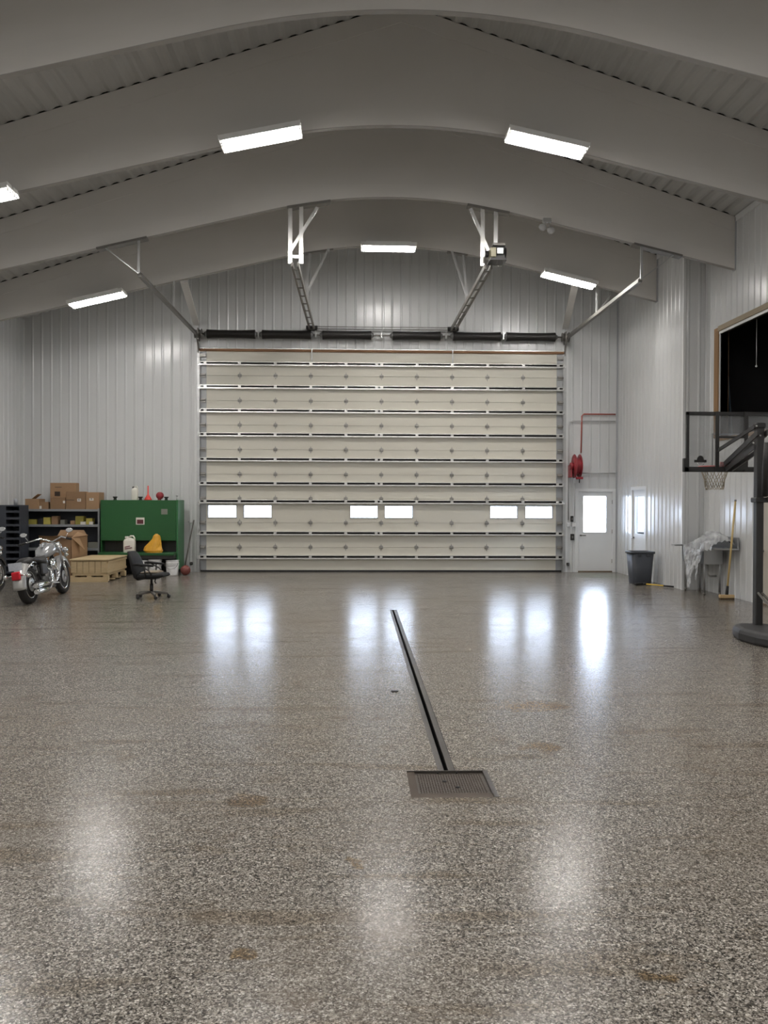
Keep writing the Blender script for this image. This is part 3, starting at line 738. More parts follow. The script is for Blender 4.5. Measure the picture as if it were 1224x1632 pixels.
pipe('grey_conduit', [(a.x, y_, a.z), (b.x, y_, a.z)], .015, 'cond', 'short level grey conduit above the white door', 'conduit')
a = K(916, 770, y_)
pipe('grey_conduit', [(a.x, y_, 1.4), (a.x, y_, a.z)], .012, 'cond', 'thin upright conduit dropping from the hose reel to the switches', 'conduit')
for (x, y, w, h, mat, nm, lab) in ((911.5, 827, .07, .15, 'blackm', 'control_box', 'upper black push-button box beside the white door'), (906, 836.5, .08, .10, 'white', 'switch_plate', 'left white switch plate between the two black boxes'),
                                    (914.5, 836.5, .09, .10, 'white', 'switch_plate', 'right white switch plate between the two black boxes'), (912, 856, .09, .16, 'blackm', 'control_box', 'lower black control box beside the white door'),
                                    (905, 899, .07, .07, 'blackm', 'wall_outlet', 'small black outlet low beside the right door track'), (305, 898, .07, .07, 'blackm', 'wall_outlet', 'small black outlet low beside the left door track')):
    p = K(x, y, YB-.04); t = thing(nm, lab, 'outlet' if nm == 'wall_outlet' else 'switch', (p.x, YB, p.z))
    MB().box((p.x-w/2, YB-.07, p.z-h/2), (p.x+w/2, YB-.018, p.z+h/2)).build('housing', mat, t, bevel=.008)
    MB().box((p.x-w/5, YB-.078, p.z-h/5), (p.x+w/5, YB-.068, p.z+h/5)).build('button', 'rail' if mat == 'blackm' else 'white', t)

# ------------------------------------------------------------------ grey bin and fallen broom
bc = Vector((6.17, 18.15, 0)); t = thing('trash_can', 'dark grey plastic trash can beside the glazed side door', 'trash can', bc)
h0 = .70
def rrect(hx, hy, z, r=.05, n=4):
    pts = []
    for cx, cy, a0 in ((hx-r, hy-r, 0), (-hx+r, hy-r, PI/2), (-hx+r, -hy+r, PI), (hx-r, -hy+r, 1.5*PI)):
        for k in range(n+1): a = a0+PI/2*k/n; pts.append((cx+r*math.cos(a), cy+r*math.sin(a), z))
    return pts
off = lambda ring, o: [Vector(v)+Vector(o) for v in ring]
MB().loft([off(rrect(hx, hx*.95, z, .07), bc) for hx, z in ((.195, 0), (.20, .02), (.245, h0), (.23, h0), (.19, .03))]).build('bin_body', 'bin', t)
MB().loft([off(rrect(hx, hx*.95, z, .07), bc) for hx, z in ((.245, h0-.04), (.265, h0-.04), (.265, h0+.005), (.235, h0+.005), (.235, h0-.04))]).build('bin_rim', 'bin', t)
for a in (-.1, .1): MB().box(bc+Vector((a-.04, -.262, h0-.10)), bc+Vector((a+.04, -.235, h0-.04))).build('grip', 'bin', t, bevel=.006)
a = Vector((6.10, 17.76, .03)); b = Vector((6.52, 17.12, .03)); dd = (b-a)
t = thing('fallen_broom', 'yellow-handled squeegee lying on the floor in front of the grey bin', 'broom', a)
MB().tube([a+dd*.12, a+dd*.70], .016, 10).build('handle', 'yellow', t)
MB().tube([a+dd*.70, a+dd], .019, 10).build('grip', 'black', t)
MB().bar(a+Vector((-.2, -.12, 0)), a+Vector((.16, .12, 0)), .05, .05).build('head', 'black', t, bevel=.006)
MB().tube([a, a+dd*.13], .022, 10).build('socket', 'black', t)

# ------------------------------------------------------------------ sink with plastic sheet
st = thing('utility_sink', 'stainless steel utility sink with drainboard against the right wall', 'sink', (6.75, 15.8, 0))
SZT = .93; sx0, sx1 = 6.50, XB-.05; sy0, sy1 = 15.10, 16.74
zt = SZT
rim = MB(); by0, by1 = 15.67, 16.68; bx0, bx1 = sx0+.05, sx1-.06
rim.box((sx0, sy0, zt-.03), (bx0, sy1, zt)).box((bx1, sy0, zt-.03), (sx1, sy1, zt)).box((bx0, sy0, zt-.03), (bx1, by0, zt)).box((bx0, by1, zt-.03), (bx1, sy1, zt))
rim.build('rim', 'stain', st, bevel=.004)
bw = MB(); bz = zt-.33
bw.box((bx0-.006, by0-.006, bz), (bx0, by1+.006, zt-.02)).box((bx1, by0-.006, bz), (bx1+.006, by1+.006, zt-.02)).box((bx0, by0-.006, bz), (bx1, by0, zt-.02)).box((bx0, by1, bz), (bx1, by1+.006, zt-.02)).box((bx0, by0, bz), (bx1, by1, bz+.006))
bw.build('basin', 'stain', st)
MB().box((sx0-.17, sy1-.16, zt-.028), (sx0, sy1, zt+.004)).build('drainboard', 'stain', st, bevel=.004)
MB().box((sx1-.03, sy0, zt), (sx1, sy1, zt+.20)).build('backsplash', 'stain', st, bevel=.006)
for x, y in ((sx0+.08, 16.64), (sx0+.08, 15.72), (sx1-.08, 16.64), (sx1-.08, 15.72)):
    l = MB().tube([(x, y, .05), (x, y, zt-.03)], .021, 12).build('leg', 'stain', st)
    MB().lathe([(.021, .06), (.026, .04), (.016, .0), (.004, 0)], (x, y, 0), 'Z', 12).build('foot', 'rail', l)
MB().tube([(sx1-.03, 15.6, zt+.12), (sx1-.12, 15.6, zt+.13), (sx1-.2, 15.6, zt+.17), (sx1-.27, 15.6, zt+.14), (sx1-.28, 15.6, zt+.09)], .012, 10).build('faucet', 'chrome', st)
MB().sphere((sx1-.06, 15.32, zt+.12), .03).build('tap_handle', 'blackm', st)
MB().tube([(6.80, 16.1, bz), (6.80, 16.1, .38), (6.84, 16.1, .34), (6.97, 16.1, .34)], .018, 10).build('drain_pipe', 'cond', st)
# plastic sheet: heaped over the basin, hanging over the front edge
def sheet():
    mb = MB(); nu, nv = 60, 56; idx = {}
    for i in range(nu+1):
        for j in range(nv+1):
            u, v = i/nu, j/nv
            y = 15.16+1.30*u
            lim = .47+.10*u+.52*math.exp(-((u-.72)/.17)**2)+.38*math.exp(-((u-.42)/.07)**2)
            n1 = noise.noise(Vector((u*5, v*5, 3.1))); n2 = noise.noise(Vector((u*15, v*15, 7.7))); n3 = noise.noise(Vector((u*34, v*34, 1.7)))
            if v < .45:
                a = v/.45; x = sx1-.05-(sx1-.05-sx0+.02)*a
                heap = .27*math.exp(-((u-.40)/.42)**4-((a-.42)/.45)**2)
                z = zt+.02+heap+.06*n1*(1-a*.4)+.045*n2+.02*n3
                z = max(z, zt+.006)
            else:
                if v > lim: continue
                a = (v-.45)/.55; x = sx0-.025-.05*a+.035*n1+.03*n2+.012*n3; z = zt-.01-.80*a+.02*n2
                y += .10*n1*a+(.72-u)*a*.35
                x = min(x, sx0-.012)
            y += .03*n2
            idx[i, j] = len(mb.v); mb.v.append(Vector((x, y, z)))
    for i in range(nu):
        for j in range(nv):
            q = [(i, j), (i+1, j), (i+1, j+1), (i, j+1)]
            if all(k in idx for k in q): mb.f.append([idx[k] for k in q]); mb.sm.append(False)
    return mb
ps = tag(sheet().build('plastic_sheet', 'film'), 'crumpled clear plastic sheet heaped over the steel sink', 'plastic sheet')
# push broom
br = thing('push_broom', 'push broom with a long pale wood handle leaning on the wall by the sink', 'broom', G(1158, 956))
b0 = G(1158, 956); top_ = K(1172, 799, 15.12)
hb_ = b0+Vector((0, 0, .06))
MB().tube([hb_.lerp(top_, .10), top_], .018, 10).build('handle', 'wood', br)
MB().tube([hb_+Vector((0, 0, .0)), hb_.lerp(top_, .11)], [.03, .024], 10).build('socket', 'black', br)
MB().tube([top_, top_+(top_-hb_).normalized()*.03], .02, 10).build('cap', 'rail', br)
MB().box(b0+Vector((-.135, -.04, .035)), b0+Vector((.135, .04, .095))).build('broom_block', 'block', br, bevel=.012, seg=2)
MB().box(b0+Vector((-.13, -.035, 0)), b0+Vector((.13, .035, .037))).build('bristles', 'bristle', br)

# ------------------------------------------------------------------ portable basketball hoop, seen from behind
hp_ = thing('basketball_hoop', 'black portable basketball hoop with clear backboard, seen from behind', 'basketball hoop', (5.2, 10.8, 0))
BY = 12.2
def kb(px, py, Y=BY): return K(px, py, Y)
L_, T_, B_ = kb(1094, 656).x, kb(1100, 656).z, kb(1100, 752).z
bcx = kb(1165, 700).x; R_ = 2*bcx-L_
MB().box((L_+.02, BY+.03, B_+.04), (R_-.02, BY+.042, T_-.02)).build('backboard_panel', 'board', hp_)
fr = MB(); w_ = .055
fr.box((L_, BY-.01, T_-w_), (R_, BY+.028, T_)).box((L_-.03, BY-.015, B_), (R_+.03, BY+.046, B_+.075)).box((L_, BY-.01, B_), (L_+w_*.8, BY+.028, T_)).box((R_-w_*.8, BY-.01, B_), (R_, BY+.028, T_))
fr.box((L_-.04, BY-.015, B_), (L_+w_*.8, BY+.046, B_+.20)).box((R_-w_*.8, BY-.015, B_), (R_+.04, BY+.046, B_+.20))
bfr = fr.build('backboard_frame', 'blackm', hp_, bevel=.006)
v1, v2 = kb(1142, 700).x, kb(1188, 700).x
for vx in (v1, v2): MB().box((vx-.024, BY-.04, B_), (vx+.024, BY-.01, T_)).build('frame_upright', 'blackm', bfr)
z1 = kb(1165, 697).z; z2 = kb(1165, 734).z
MB().box((v1, BY-.035, z1-.015), (v2, BY-.012, z1+.015)).build('frame_crossbar', 'blackm', bfr)
MB().box((kb(1158, 740).x, BY-.045, z2-.14), (v2, BY-.012, z2+.02)).build('rim_mount', 'blackm', bfr)
# painted target lines on the panel, and the emblem
tl = MB(); hx_ = .30; zt_ = kb(1165, 693).z
tl.box((v1-.05, BY+.043, B_+.1), (v1-.035, BY+.046, zt_+.02)).box((v2+.035, BY+.043, B_+.1), (v2+.05, BY+.046, zt_+.02)).box((v1-.05, BY+.043, zt_+.005), (v2+.05, BY+.046, zt_+.02))
tl.build('target_lines', 'frame', hp_)
ec = kb(1117.5, 734); em = MB()
em.prism([(-.092, -.025), (.092, -.025), (.092, .012), (.052, .012)]+[(.052*math.cos(t), .012+.062*math.sin(t)) for t in [PI*k/10 for k in range(1, 10)]]+[(-.052, .012), (-.092, .012)], lambda a, b, d: (ec.x+a, d, ec.z+b), BY+.026, BY+.0295)
em.build('emblem', 'blackm', hp_)
em2 = MB().tube([(ec.x+.045*math.cos(t), BY+.0285, ec.z-.03+.035*math.sin(t)) for t in [PI+PI*k/8 for k in range(9)]], .004, 5)
em2.build('emblem_net', 'white', hp_)
# rim and net beyond the board
rc = Vector((kb(1139, 742, BY+.36).x, BY+.36, kb(1139, 744, BY+.36).z))
rimo = MB().tube([(rc.x+.228*math.cos(t), rc.y+.228*math.sin(t), rc.z) for t in [2*PI*k/32 for k in range(32)]], .013, 8, True)
rimo.box((rc.x-.05, BY+.048, rc.z-.05), (rc.x+.17, BY+.062, rc.z+.06)).box((rc.x-.07, BY+.05, rc.z-.012), (rc.x+.07, rc.y-.21, rc.z+.01))
rimo.build('rim', 'rim', hp_)
nn = 11; net = MB()
rows = [(.225, 0), (.180, .10), (.145, .20), (.135, .31)]
for k in range(nn):
    for s0 in (0, 1):
        pts = []
        for i, (r_, dz) in enumerate(rows):
            a_ = 2*PI*(k+(.5 if (i % 2) else 0)*(1 if s0 else -1))/nn
            pts.append((rc.x+r_*math.cos(a_), rc.y+r_*math.sin(a_), rc.z-dz))
        net.tube(pts, .0055, 5)
    a0, a1 = 2*PI*(k-.5)/nn, 2*PI*(k+.5)/nn
    net.tube([(rc.x+.135*math.cos(a0), rc.y+.135*math.sin(a0), rc.z-.31), (rc.x+.12*math.cos((a0+a1)/2), rc.y+.12*math.sin((a0+a1)/2), rc.z-.345), (rc.x+.135*math.cos(a1), rc.y+.135*math.sin(a1), rc.z-.31)], .0055, 5)
net.build('net', 'net', hp_)
# post, arms, lift handle
PYp = 10.85; pb = K(1206.5, 1000, PYp); pt = K(1211, 676, PYp)
px_ = (pb.x+pt.x)/2
MB().box((px_-.048, PYp-.05, .13), (px_+.048, PYp+.05, pt.z)).build('post', 'blackm', hp_, bevel=.008)
MB().box((px_-.065, PYp-.065, pt.z-.06), (px_+.065, PYp+.065, pt.z+.015)).build('post_cap', 'blackm', hp_, bevel=.02, seg=2)
def kk(x, y, Y): p = K(x, y, Y); return p
for dx in (-.06, .06):
    MB().bar((px_+dx, PYp, kk(1208, 680, PYp).z), (v1+.01 if dx < 0 else v2, BY-.03, kk(1142, 718, BY).z), .02, .05).build('upper_arm', 'blackm', hp_)
    MB().bar((px_+dx, PYp-.1, kk(1214, 690, PYp).z), (bcx-.06+dx*.8, BY-.03, kk(1158, 740, BY).z), .02, .075).build('lower_arm', 'blackm', hp_)
    MB().bar((px_+dx, PYp, kk(1214, 712, PYp).z), (bcx-.04+dx*.8, BY-.03, kk(1164, 748, BY).z), .02, .06).build('lift_arm', 'blackm', hp_)
for q in ((1207, 679), (1213, 694), (1202, 706)):
    p = K(*q, PYp-.075); MB().sphere(p+Vector((-.01, 0, 0)), .012, 10, 6).build('bolt', 'galv', hp_)
MB().tube([K(1222, 705, PYp-.35), K(1221, 745, PYp-.28), K(1219, 790, PYp-.12)], [.03, .045, .04], 12).build('lift_piston', 'blackm', hp_)
p = K(1210, 796, PYp); MB().box((p.x-.085, PYp-.09, p.z-.04), (p.x+.10, PYp+.07, p.z+.025)).bar(p+Vector((.05, -.08, 0)), p+Vector((.2, -.16, .05)), .05, .05).build('lift_bracket', 'blackm', hp_, bevel=.01)
# base tank
bp_ = [(5.05, 11.08), (4.95, 10.92), (4.86, 10.55), (4.90, 10.20), (5.02, 9.82), (5.38, 9.82), (5.56, 10.2), (5.62, 10.55), (5.52, 10.92), (5.38, 11.08)]
ctr = Vector((5.21, 10.5, 0)); rg = []
for sc, z in ((.95, 0), (1.0, .03), (1.0, .10), (.95, .145), (.80, .165)):
    rg.append([Vector((ctr.x+(x-ctr.x)*sc, ctr.y+(y-ctr.y)*sc, z)) for x, y in bp_])
MB().loft(rg, smooth=False).build('base_tank', 'gdark', hp_, bevel=.012, seg=2)
for dx, e in ((-.02, (5.30, 10.02, .16)), (.03, (5.5, 10.3, .16))):
    p = K(1203+6*dx, 945, PYp-.05)
    MB().tube([(px_+dx, PYp-.05, p.z), e], .016, 8).build('base_brace', 'rail', hp_)

# ------------------------------------------------------------------ trench drain and cover
td = thing('trench_drain', 'long narrow slot drain running up the middle of the floor', 'drain', ((T0+T1)/2, PY1, 0))
sl0, sl1 = .573, .602
def rail_(x0, x1): MB().box((x0, PY1, -.03), (x1, TY1, -.006)).build('drain_rail', 'trench', td)
rail_(T0, sl0); rail_(sl1, T1)
MB().box((T0-.01, PY1-.02, -.35), (T0, TY1+.02, -.001)).box((T1, PY1-.02, -.35), (T1+.01, TY1+.02, -.001)).box((T0, TY1, -.35), (T1, TY1+.01, -.001)).box((T0, PY1-.02, -.35), (T1, TY1, -.34)).build('channel', 'black', td)
dc = thing('drain_cover', 'rusty tread plate cover at the near end of the slot drain', 'drain cover', ((P0+P1)/2, (PY0+PY1)/2, 0))
MB().box((P0, PY0, -.05), (P1, PY1, -.016)).build('plate', 'grate', dc)
MB().box((P0, PY0, -.02), (P0+.05, PY1, -.008)).box((P0, PY0, -.02), (P1, PY0+.085, -.009)).build('dirty_rim', 'rust', dc)
MB().box((P1-.03, PY0, -.03), (P1, PY1, -.002)).box((P0, PY1-.006, -.03), (P1, PY1, -.001)).build('edge_angle', 'trench', dc)
tb = MB(); k = 0
for i in range(26):
    for j in range(22):
        x = P0+.07+i*.0165; y = PY0+.10+j*.0165
        if x > P1-.045 or y > PY1-.02: continue
        a_ = PI/4 if (i+j) % 2 else -PI/4
        c_, s__ = math.cos(a_), math.sin(a_); l_, w2 = .0095, .0028
        z = -.016
        q = [(-l_, 0), (0, -w2), (l_, 0), (0, w2)]
        tb.add([(x+a*c_-b*s__, y+a*s__+b*c_, z) for a, b in q]+[(x, y, z+.0035)], [(0, 1, 4), (1, 2, 4), (2, 3, 4), (3, 0, 4)])
tag(tb.build('tread_pattern', 'grate', dc), kind='stuff')
for x, y in ((.555, 5.27), (.625, 5.16)): MB().lathe([(.0, -.02), (.014, -.02), (.014, -.0105), (.0, -.0105)], (x, y, 0), 'Z', 12).build('lift_hole', 'black', dc)
dc.location.z = .006
# small black puck on the floor
pk = G(629, 1102); tag(MB().lathe([(.001, 0), (.035, 0), (.035, .006), (.001, .008)], pk, 'Z', 14).build('floor_plug', 'black'), 'small round black plug in the floor left of the slot drain', 'plug')

# ------------------------------------------------------------------ green tank bench
TYF, TYB = 20.28, 20.98
tx0, tx1 = K(160, 840, TYF).x, K(283, 840, TYF).x
tk = thing('oil_tank', 'large green steel tank bench with a black slot and three fill caps', 'tank', ((tx0+tx1)/2, TYF, 0))
def tz(py): return K(220, py, TYF).z
zt1, zg, zr, zl1, zl0 = tz(797), tz(862), tz(876), tz(876), tz(884)
MB().box((tx0, TYF, zg), (tx1-.03, TYB, zt1)).build('tank_body', 'green', tk, bevel=.01)
MB().box((tx1-.03, TYF-.01, .12), (tx1+.015, TYB, zt1+.005)).build('side_panel', 'green2', tk, bevel=.006)  # lighter copy of the tank green, so this end looks lit
MB().box((tx0-.0, TYF-.0, .12), (tx0+.03, TYB, zg)).build('side_panel', 'green', tk, bevel=.006)
MB().box((tx0+.03, TYF+.25, zl0-.1), (tx1-.03, TYF+.27, zg)).build('slot_back', 'blackm', tk)
MB().box((tx0+.03, TYF-.30, zl0), (tx1-.02, TYF+.25, zl1-.06)).build('shelf_lip', 'green', tk, bevel=.006)
MB().box((tx0+.03, TYF-.28, zl0-.085), (tx1-.03, TYF+.25, zl0)).build('lip_skirt', 'blackm', tk)
MB().box((tx0+.05, TYF+.45, .02), (tx1-.05, TYF+.47, zl0)).build('back_skirt', 'blackm', tk)
for x in (tx0+.06, tx1-.10):
    for y in (TYF+.05, TYB-.08): MB().box((x, y, 0), (x+.05, y+.05, .2)).build('foot', 'blackm', tk)
MB().box((tx0+.02, TYF-.006, zg+.02), (tx1-.05, TYF, zg+.10)).build('lower_seam', 'green', tk)
lx, lz = K(223.5, 830.5, TYF).x, K(223.5, 830.5, TYF).z
lb = MB().box((lx-.10, TYF-.006, lz-.085), (lx+.10, TYF-.001, lz+.085)).build('label', 'tape', tk)
MB().box((lx-.075, TYF-.009, lz-.065), (lx+.075, TYF-.005, lz+.035)).build('label_print', 'darkred', lb)
p = K(262, 815.5, TYF); MB().box((p.x-.075, TYF-.006, p.z-.065), (p.x+.075, TYF-.001, p.z+.065)).build('label', 'grey', tk)
for px in (183.5, 224, 265):
    p = K(px, 797, TYF+.25); MB().lathe([(.01, 0), (.045, 0), (.035, .02), (.035, .05), (.055, .06), (.055, .085), (.01, .085)], (p.x, TYF+.25, zt1), 'Z', 14).build('fill_cap', 'blackm', tk)
p = K(282, 797, TYF+.2); MB().tube([(p.x, TYF+.2, zt1), (p.x, TYF+.2, zt1+.09)], .014, 8).sphere((p.x, TYF+.2, zt1+.11), .028, 10, 6).build('gauge', 'cond', tk)
def jug(name, x, y, z, w, d, h, mat, lab, cat, capmat='white', handle=True, tilt=None):
    t = thing(name, lab, cat, (x, y, z))
    rr = lambda hx, hy, zz: [Vector(v)+Vector((x, y, 0)) for v in rrect(hx, hy, zz, min(hx, hy)*.45, 3)]
    MB().loft([rr(w*.47, d*.47, z), rr(w*.5, d*.5, z+.015), rr(w*.5, d*.5, z+h*.68), rr(w*.42, d*.44, z+h*.78), rr(w*.16, d*.2, z+h*.88)]).build('jug_body', mat, t)
    ox = -w*.25 if handle else 0
    MB().lathe([(.005, 0), (w*.16, 0), (w*.16, h*.12), (.005, h*.12)], (x+ox, y, z+h*.84), 'Z', 12).build('jug_cap', capmat, t)
    if handle: MB().tube([(x-w*.08, y, z+h*.88), (x+w*.1, y, z+h*.98), (x+w*.32, y, z+h*.98), (x+w*.43, y, z+h*.86), (x+w*.44, y, z+h*.7)], w*.075, 8).build('jug_handle', mat, t)
    return t
p = K(215, 797, TYF+.2)
j = jug('white_bottle', p.x, TYF+.2, zt1, .15, .12, .34, 'plast', 'tall white plastic bottle standing on top of the green tank', 'bottle', 'blackm')
p = K(236, 797, TYF+.2)
fn = thing('red_funnel', 'upturned red plastic funnel on top of the green tank', 'funnel', (p.x, TYF+.2, zt1))
MB().lathe([(.085, 0), (.085, .03), (.03, .12), (.018, .14), (.014, .35), (.008, .35), (.01, .14), (.07, .03)], (p.x, TYF+.2, zt1), 'Z', 18).build('funnel_cone', 'rim', fn)
MB().lathe([(.09, 0), (.095, .01), (.09, .025), (.08, .02)], (p.x, TYF+.2, zt1), 'Z', 18).build('funnel_rim', 'rim', fn)
p = K(254, 797, TYF+.2)
rcn = thing('red_can', 'small dark red round can standing on top of the green tank', 'can', (p.x, TYF+.2, zt1))
MB().lathe([(.01, 0), (.045, 0), (.045, .02), (.02, .06)], (p.x, TYF+.2, zt1), 'Z', 12).build('can_foot', 'red', rcn)
MB().lathe([(.01, -.045), (.085, -.045), (.09, -.03), (.09, .03), (.085, .045), (.01, .045)], (p.x+.015, TYF+.2, zt1+.11), 'Y', 18).build('can_body', 'red', rcn)
p = K(206, 878, TYF-.2)
j = jug('oil_jug', p.x, TYF-.17, zl1-.06, .27, .16, .40, 'plast', 'white oil jug with red print on the lip of the green tank', 'jug', 'tape')
for dz, w in ((.10, .17), (.14, .12)): MB().bar((p.x-.09, TYF-.254, zl1-.06+dz-.01), (p.x-.09+w, TYF-.254, zl1-.06+dz+.02), .022, .004, (0, 1, 0)).build('jug_print', 'darkred', j)
p = K(243, 884, TYF-.2)
bg_ = []
for k, (z, w, d, ox) in enumerate(((0, .20, .13, .02), (.05, .23, .14, 0), (.13, .20, .13, .01), (.22, .15, .11, .05), (.32, .10, .08, .08), (.40, .075, .06, .09), (.44, .03, .03, .09))):
    bg_.append([Vector((p.x+ox+w*math.cos(t)*(1+.22*noise.noise(Vector((t*2.3, z*12, 4)))), TYF-.17+d*math.sin(t), zl1-.06+z+.02*noise.noise(Vector((t, z*7, 1))))) for t in [2*PI*q/22 for q in range(22)]])
bg_[0] = [Vector((v.x, v.y, zl1-.06)) for v in bg_[0]]
tag(MB().loft(bg_, smooth=False).build('yellow_bag', 'ybag'), 'crumpled yellow plastic bag slumped on the lip of the green tank', 'bag')
def bucket(x, y, lab, lid=False):
    t = thing('plastic_bucket', lab, 'bucket', (x, y, 0), 'white buckets under the tank')
    MB().lathe([(.01, 0), (.13, 0), (.135, .02), (.15, .36), (.14, .36), (.125, .03), (.01, .02)], (x, y, 0), 'Z', 22).build('bucket_body', 'bucket', t)
    for z in (.25, .29, .355): MB().lathe([(.143, z-.008), (.160, z-.006), (.160, z+.006), (.143, z+.008)], (x, y, 0), 'Z', 22).build('bucket_ring', 'bucket', t)
    MB().tube([(x-.155*math.cos(a), y-.155-.02*math.sin(a)*0, .30-.14*math.sin(a)) for a in [PI*k/12 for k in range(13)]], .005, 6).build('bail', 'rail', t)
    if lid: MB().lathe([(.01, .36), (.165, .36), (.165, .375), (.01, .38)], (x, y, 0), 'Z', 22).build('lid', 'bucket', t)
p = G(277, 916); bucket(p.x, 20.12, 'white plastic bucket at the right end under the green tank')
p = K(247, 905, 20.1); bucket(p.x, 20.12, 'white lidded bucket under the tank behind the chair arm', True)
p = K(232, 905, 20.1); bucket(p.x-.08, 20.14, 'white bucket half hidden behind the chair back')
tag(MB().sphere((G(295, 917).x, 20.15, .12), .12, 20, 12).build('basketball', 'ball'), 'dull red basketball on the floor beside the white bucket', 'ball')
a = K(296, 905, 20.6); b = K(308.5, 829, 20.98)
bs = thing('leaning_stick', 'grey stick leaning in the corner between green tank and overhead door', 'stick', (a.x, 20.6, 0))
MB().tube([(a.x-.04, 20.55, .02), (b.x, 21.02, b.z)], .018, 8).build('stick', 'rail', bs)
MB().tube([(b.x, 21.02, b.z-.04), (b.x-.07, 21.0, b.z-.07), (b.x-.14, 21.0, b.z-.03)], .02, 8).build('hook', 'cond', bs)

# ------------------------------------------------------------------ shelving
SYF, SYB = 20.45, 21.0
shx0, shx1 = K(30, 830, SYF).x, K(158.5, 830, SYF).x
sh_ = thing('shelving_unit', 'grey steel shelving unit left of the green tank', 'shelf', ((shx0+shx1)/2, SYF, 0))
def sz_(py): return K(100, py, SYF).z
SH = [sz_(811.5), sz_(836), .62, .15]
for z in SH: MB().box((shx0, SYF, z-.055), (shx1, SYB, z)).build('shelf_board', 'shelf', sh_, bevel=.004)
for x in (shx0, shx1-.04):
    for y in (SYF, SYB-.04): MB().box((x, y-.002, 0), (x+.04, y+.04, SH[0]+.02)).build('upright', 'shelf', sh_)
MB().box((shx0+.02, SYB-.008, .1), (shx1-.02, SYB, SH[0])).build('back_panel', 'shelfd', sh_)
for x in (shx0, shx1-.012): MB().box((x, SYF+.04, .1), (x+.012, SYB, SH[0])).build('end_panel', 'shelfd', sh_)
def carton(name, x0, x1, py_top, zb, d, y0, mat, lab, cat, print_=None, openf=False, group='cartons on the shelving'):
    xa, xb = K(x0, 800, y0).x, K(x1, 800, y0).x
    zt2 = K((x0+x1)/2, py_top, y0).z if py_top > 5 else zb+py_top
    t = thing(name, lab, cat, ((xa+xb)/2, y0+d/2, zb), group)
    MB().box((xa, y0, zb), (xb, y0+d, zt2)).build('box_body', mat, t, bevel=.004)
    xm = (xa+xb)/2
    MB().box((xa+.005, y0+d/2-.03, zt2), (xb-.005, y0+d/2+.03, zt2+.002)).build('tape_strip', 'card2', t)
    if print_:
        for (u, v, w, h, m_) in print_: MB().box((xa+(xb-xa)*u-w/2, y0-.003, zb+(zt2-zb)*v-h/2), (xa+(xb-xa)*u+w/2, y0-.0005, zb+(zt2-zb)*v+h/2)).build('box_label', m_, t)
    if openf:
        for sg in (-1, 1):
            xe = xa if sg < 0 else xb
            MB().bar((xe, y0+d/2, zt2), (xe+sg*.12, y0+d/2, zt2+.09), d, .006, (0, 0, 1)).build('flap', mat, t)
    return zt2
zs = SH[0]
carton('cardboard_box', 40, 62, 795, zs, .40, 20.50, 'card', 'open cardboard box at the left end of the top shelf', 'box', openf=False)
carton('cardboard_box', 62.5, 77, 800, zs, .25, 20.52, 'card2', 'low cardboard box with a small white label on the top shelf', 'box', [(.15, .25, .05, .07, 'tape')])
zz = carton('cardboard_box', 80, 104, 793, zs, .42, 20.50, 'card2', 'cardboard box at the bottom of the tallest stack on the shelf', 'box', [(.92, .62, .05, .06, 'tape')])
carton('cardboard_box', 80, 121, 769.5, zz+.003, .24, 20.74, 'card', 'large cardboard box with a dark round mark, on top of the tallest stack', 'box', [(.28, .25, .13, .11, 'print'), (.32, .70, .16, .012, 'print')])
carton('cardboard_box', 105, 136, 783.5, zs, .22, 20.50, 'card2', 'cardboard box with a small label in the middle of the top shelf', 'box', [(.68, .52, .09, .07, 'tape'), (.68, .53, .04, .03, 'print'), (.22, .52, .2, .012, 'print')])
carton('cardboard_box', 137, 158, 784.5, zs, .40, 20.51, 'card', 'cardboard box with a white label at the right end of the top shelf', 'box', [(.42, .58, .10, .06, 'tape'), (.42, .6, .04, .03, 'print')])
fz = zs+.22; p = K(56, 790, 20.6)
tag(MB().bar((p.x-.05, 20.62, fz+.02), (p.x+.1, 20.62, fz+.14), .25, .006, (0, 0, 1)).build('cardboard_scrap', 'card'), 'loose bent cardboard flap lying on the leftmost shelf box', 'cardboard')
z2 = SH[1]
items = [(43, 58, .12, 'olive', 'olive carton at the left end of the second shelf'), (60, 68, .13, 'blackm', 'dark can on the second shelf beside the olive carton'), (69, 80, .17, 'lime', 'yellow carton in the left half of the second shelf'),
         (82, 92, .20, 'card2', 'brown carton standing in the middle of the second shelf'), (96, 103, .11, 'grey', 'small grey tub in the middle of the second shelf'), (112, 119, .09, 'card', 'small low brown carton on the second shelf'),
         (120, 133, .20, 'olive', 'yellow-olive carton right of centre on the second shelf'), (137, 147, .15, 'lime', 'pale yellow carton at the right end of the second shelf')]
for x0, x1, h, mat, lab in items:
    carton('small_carton' if mat != 'blackm' else 'dark_can', x0, x1, h, z2, .2, 20.55, mat, lab, 'carton', group='goods on the second shelf')
for x0, x1, lab in ((128, 136, 'white carton in front of the yellow-olive carton'), (142, 148, 'white carton in front of the pale yellow carton')): carton('small_carton', x0, x1, .07, z2, .06, 20.47, 'tape', lab, 'carton', group='goods on the second shelf')
carton('small_carton', 100, 125, .18, SH[2], .3, 20.5, 'card2', 'dark carton on the lower shelf above the open box', 'carton', group='goods on the lower shelf')
carton('small_carton', 140, 156, .14, SH[2], .3, 20.5, 'grey', 'grey carton at the right end of the lower shelf', 'carton', group='goods on the lower shelf')
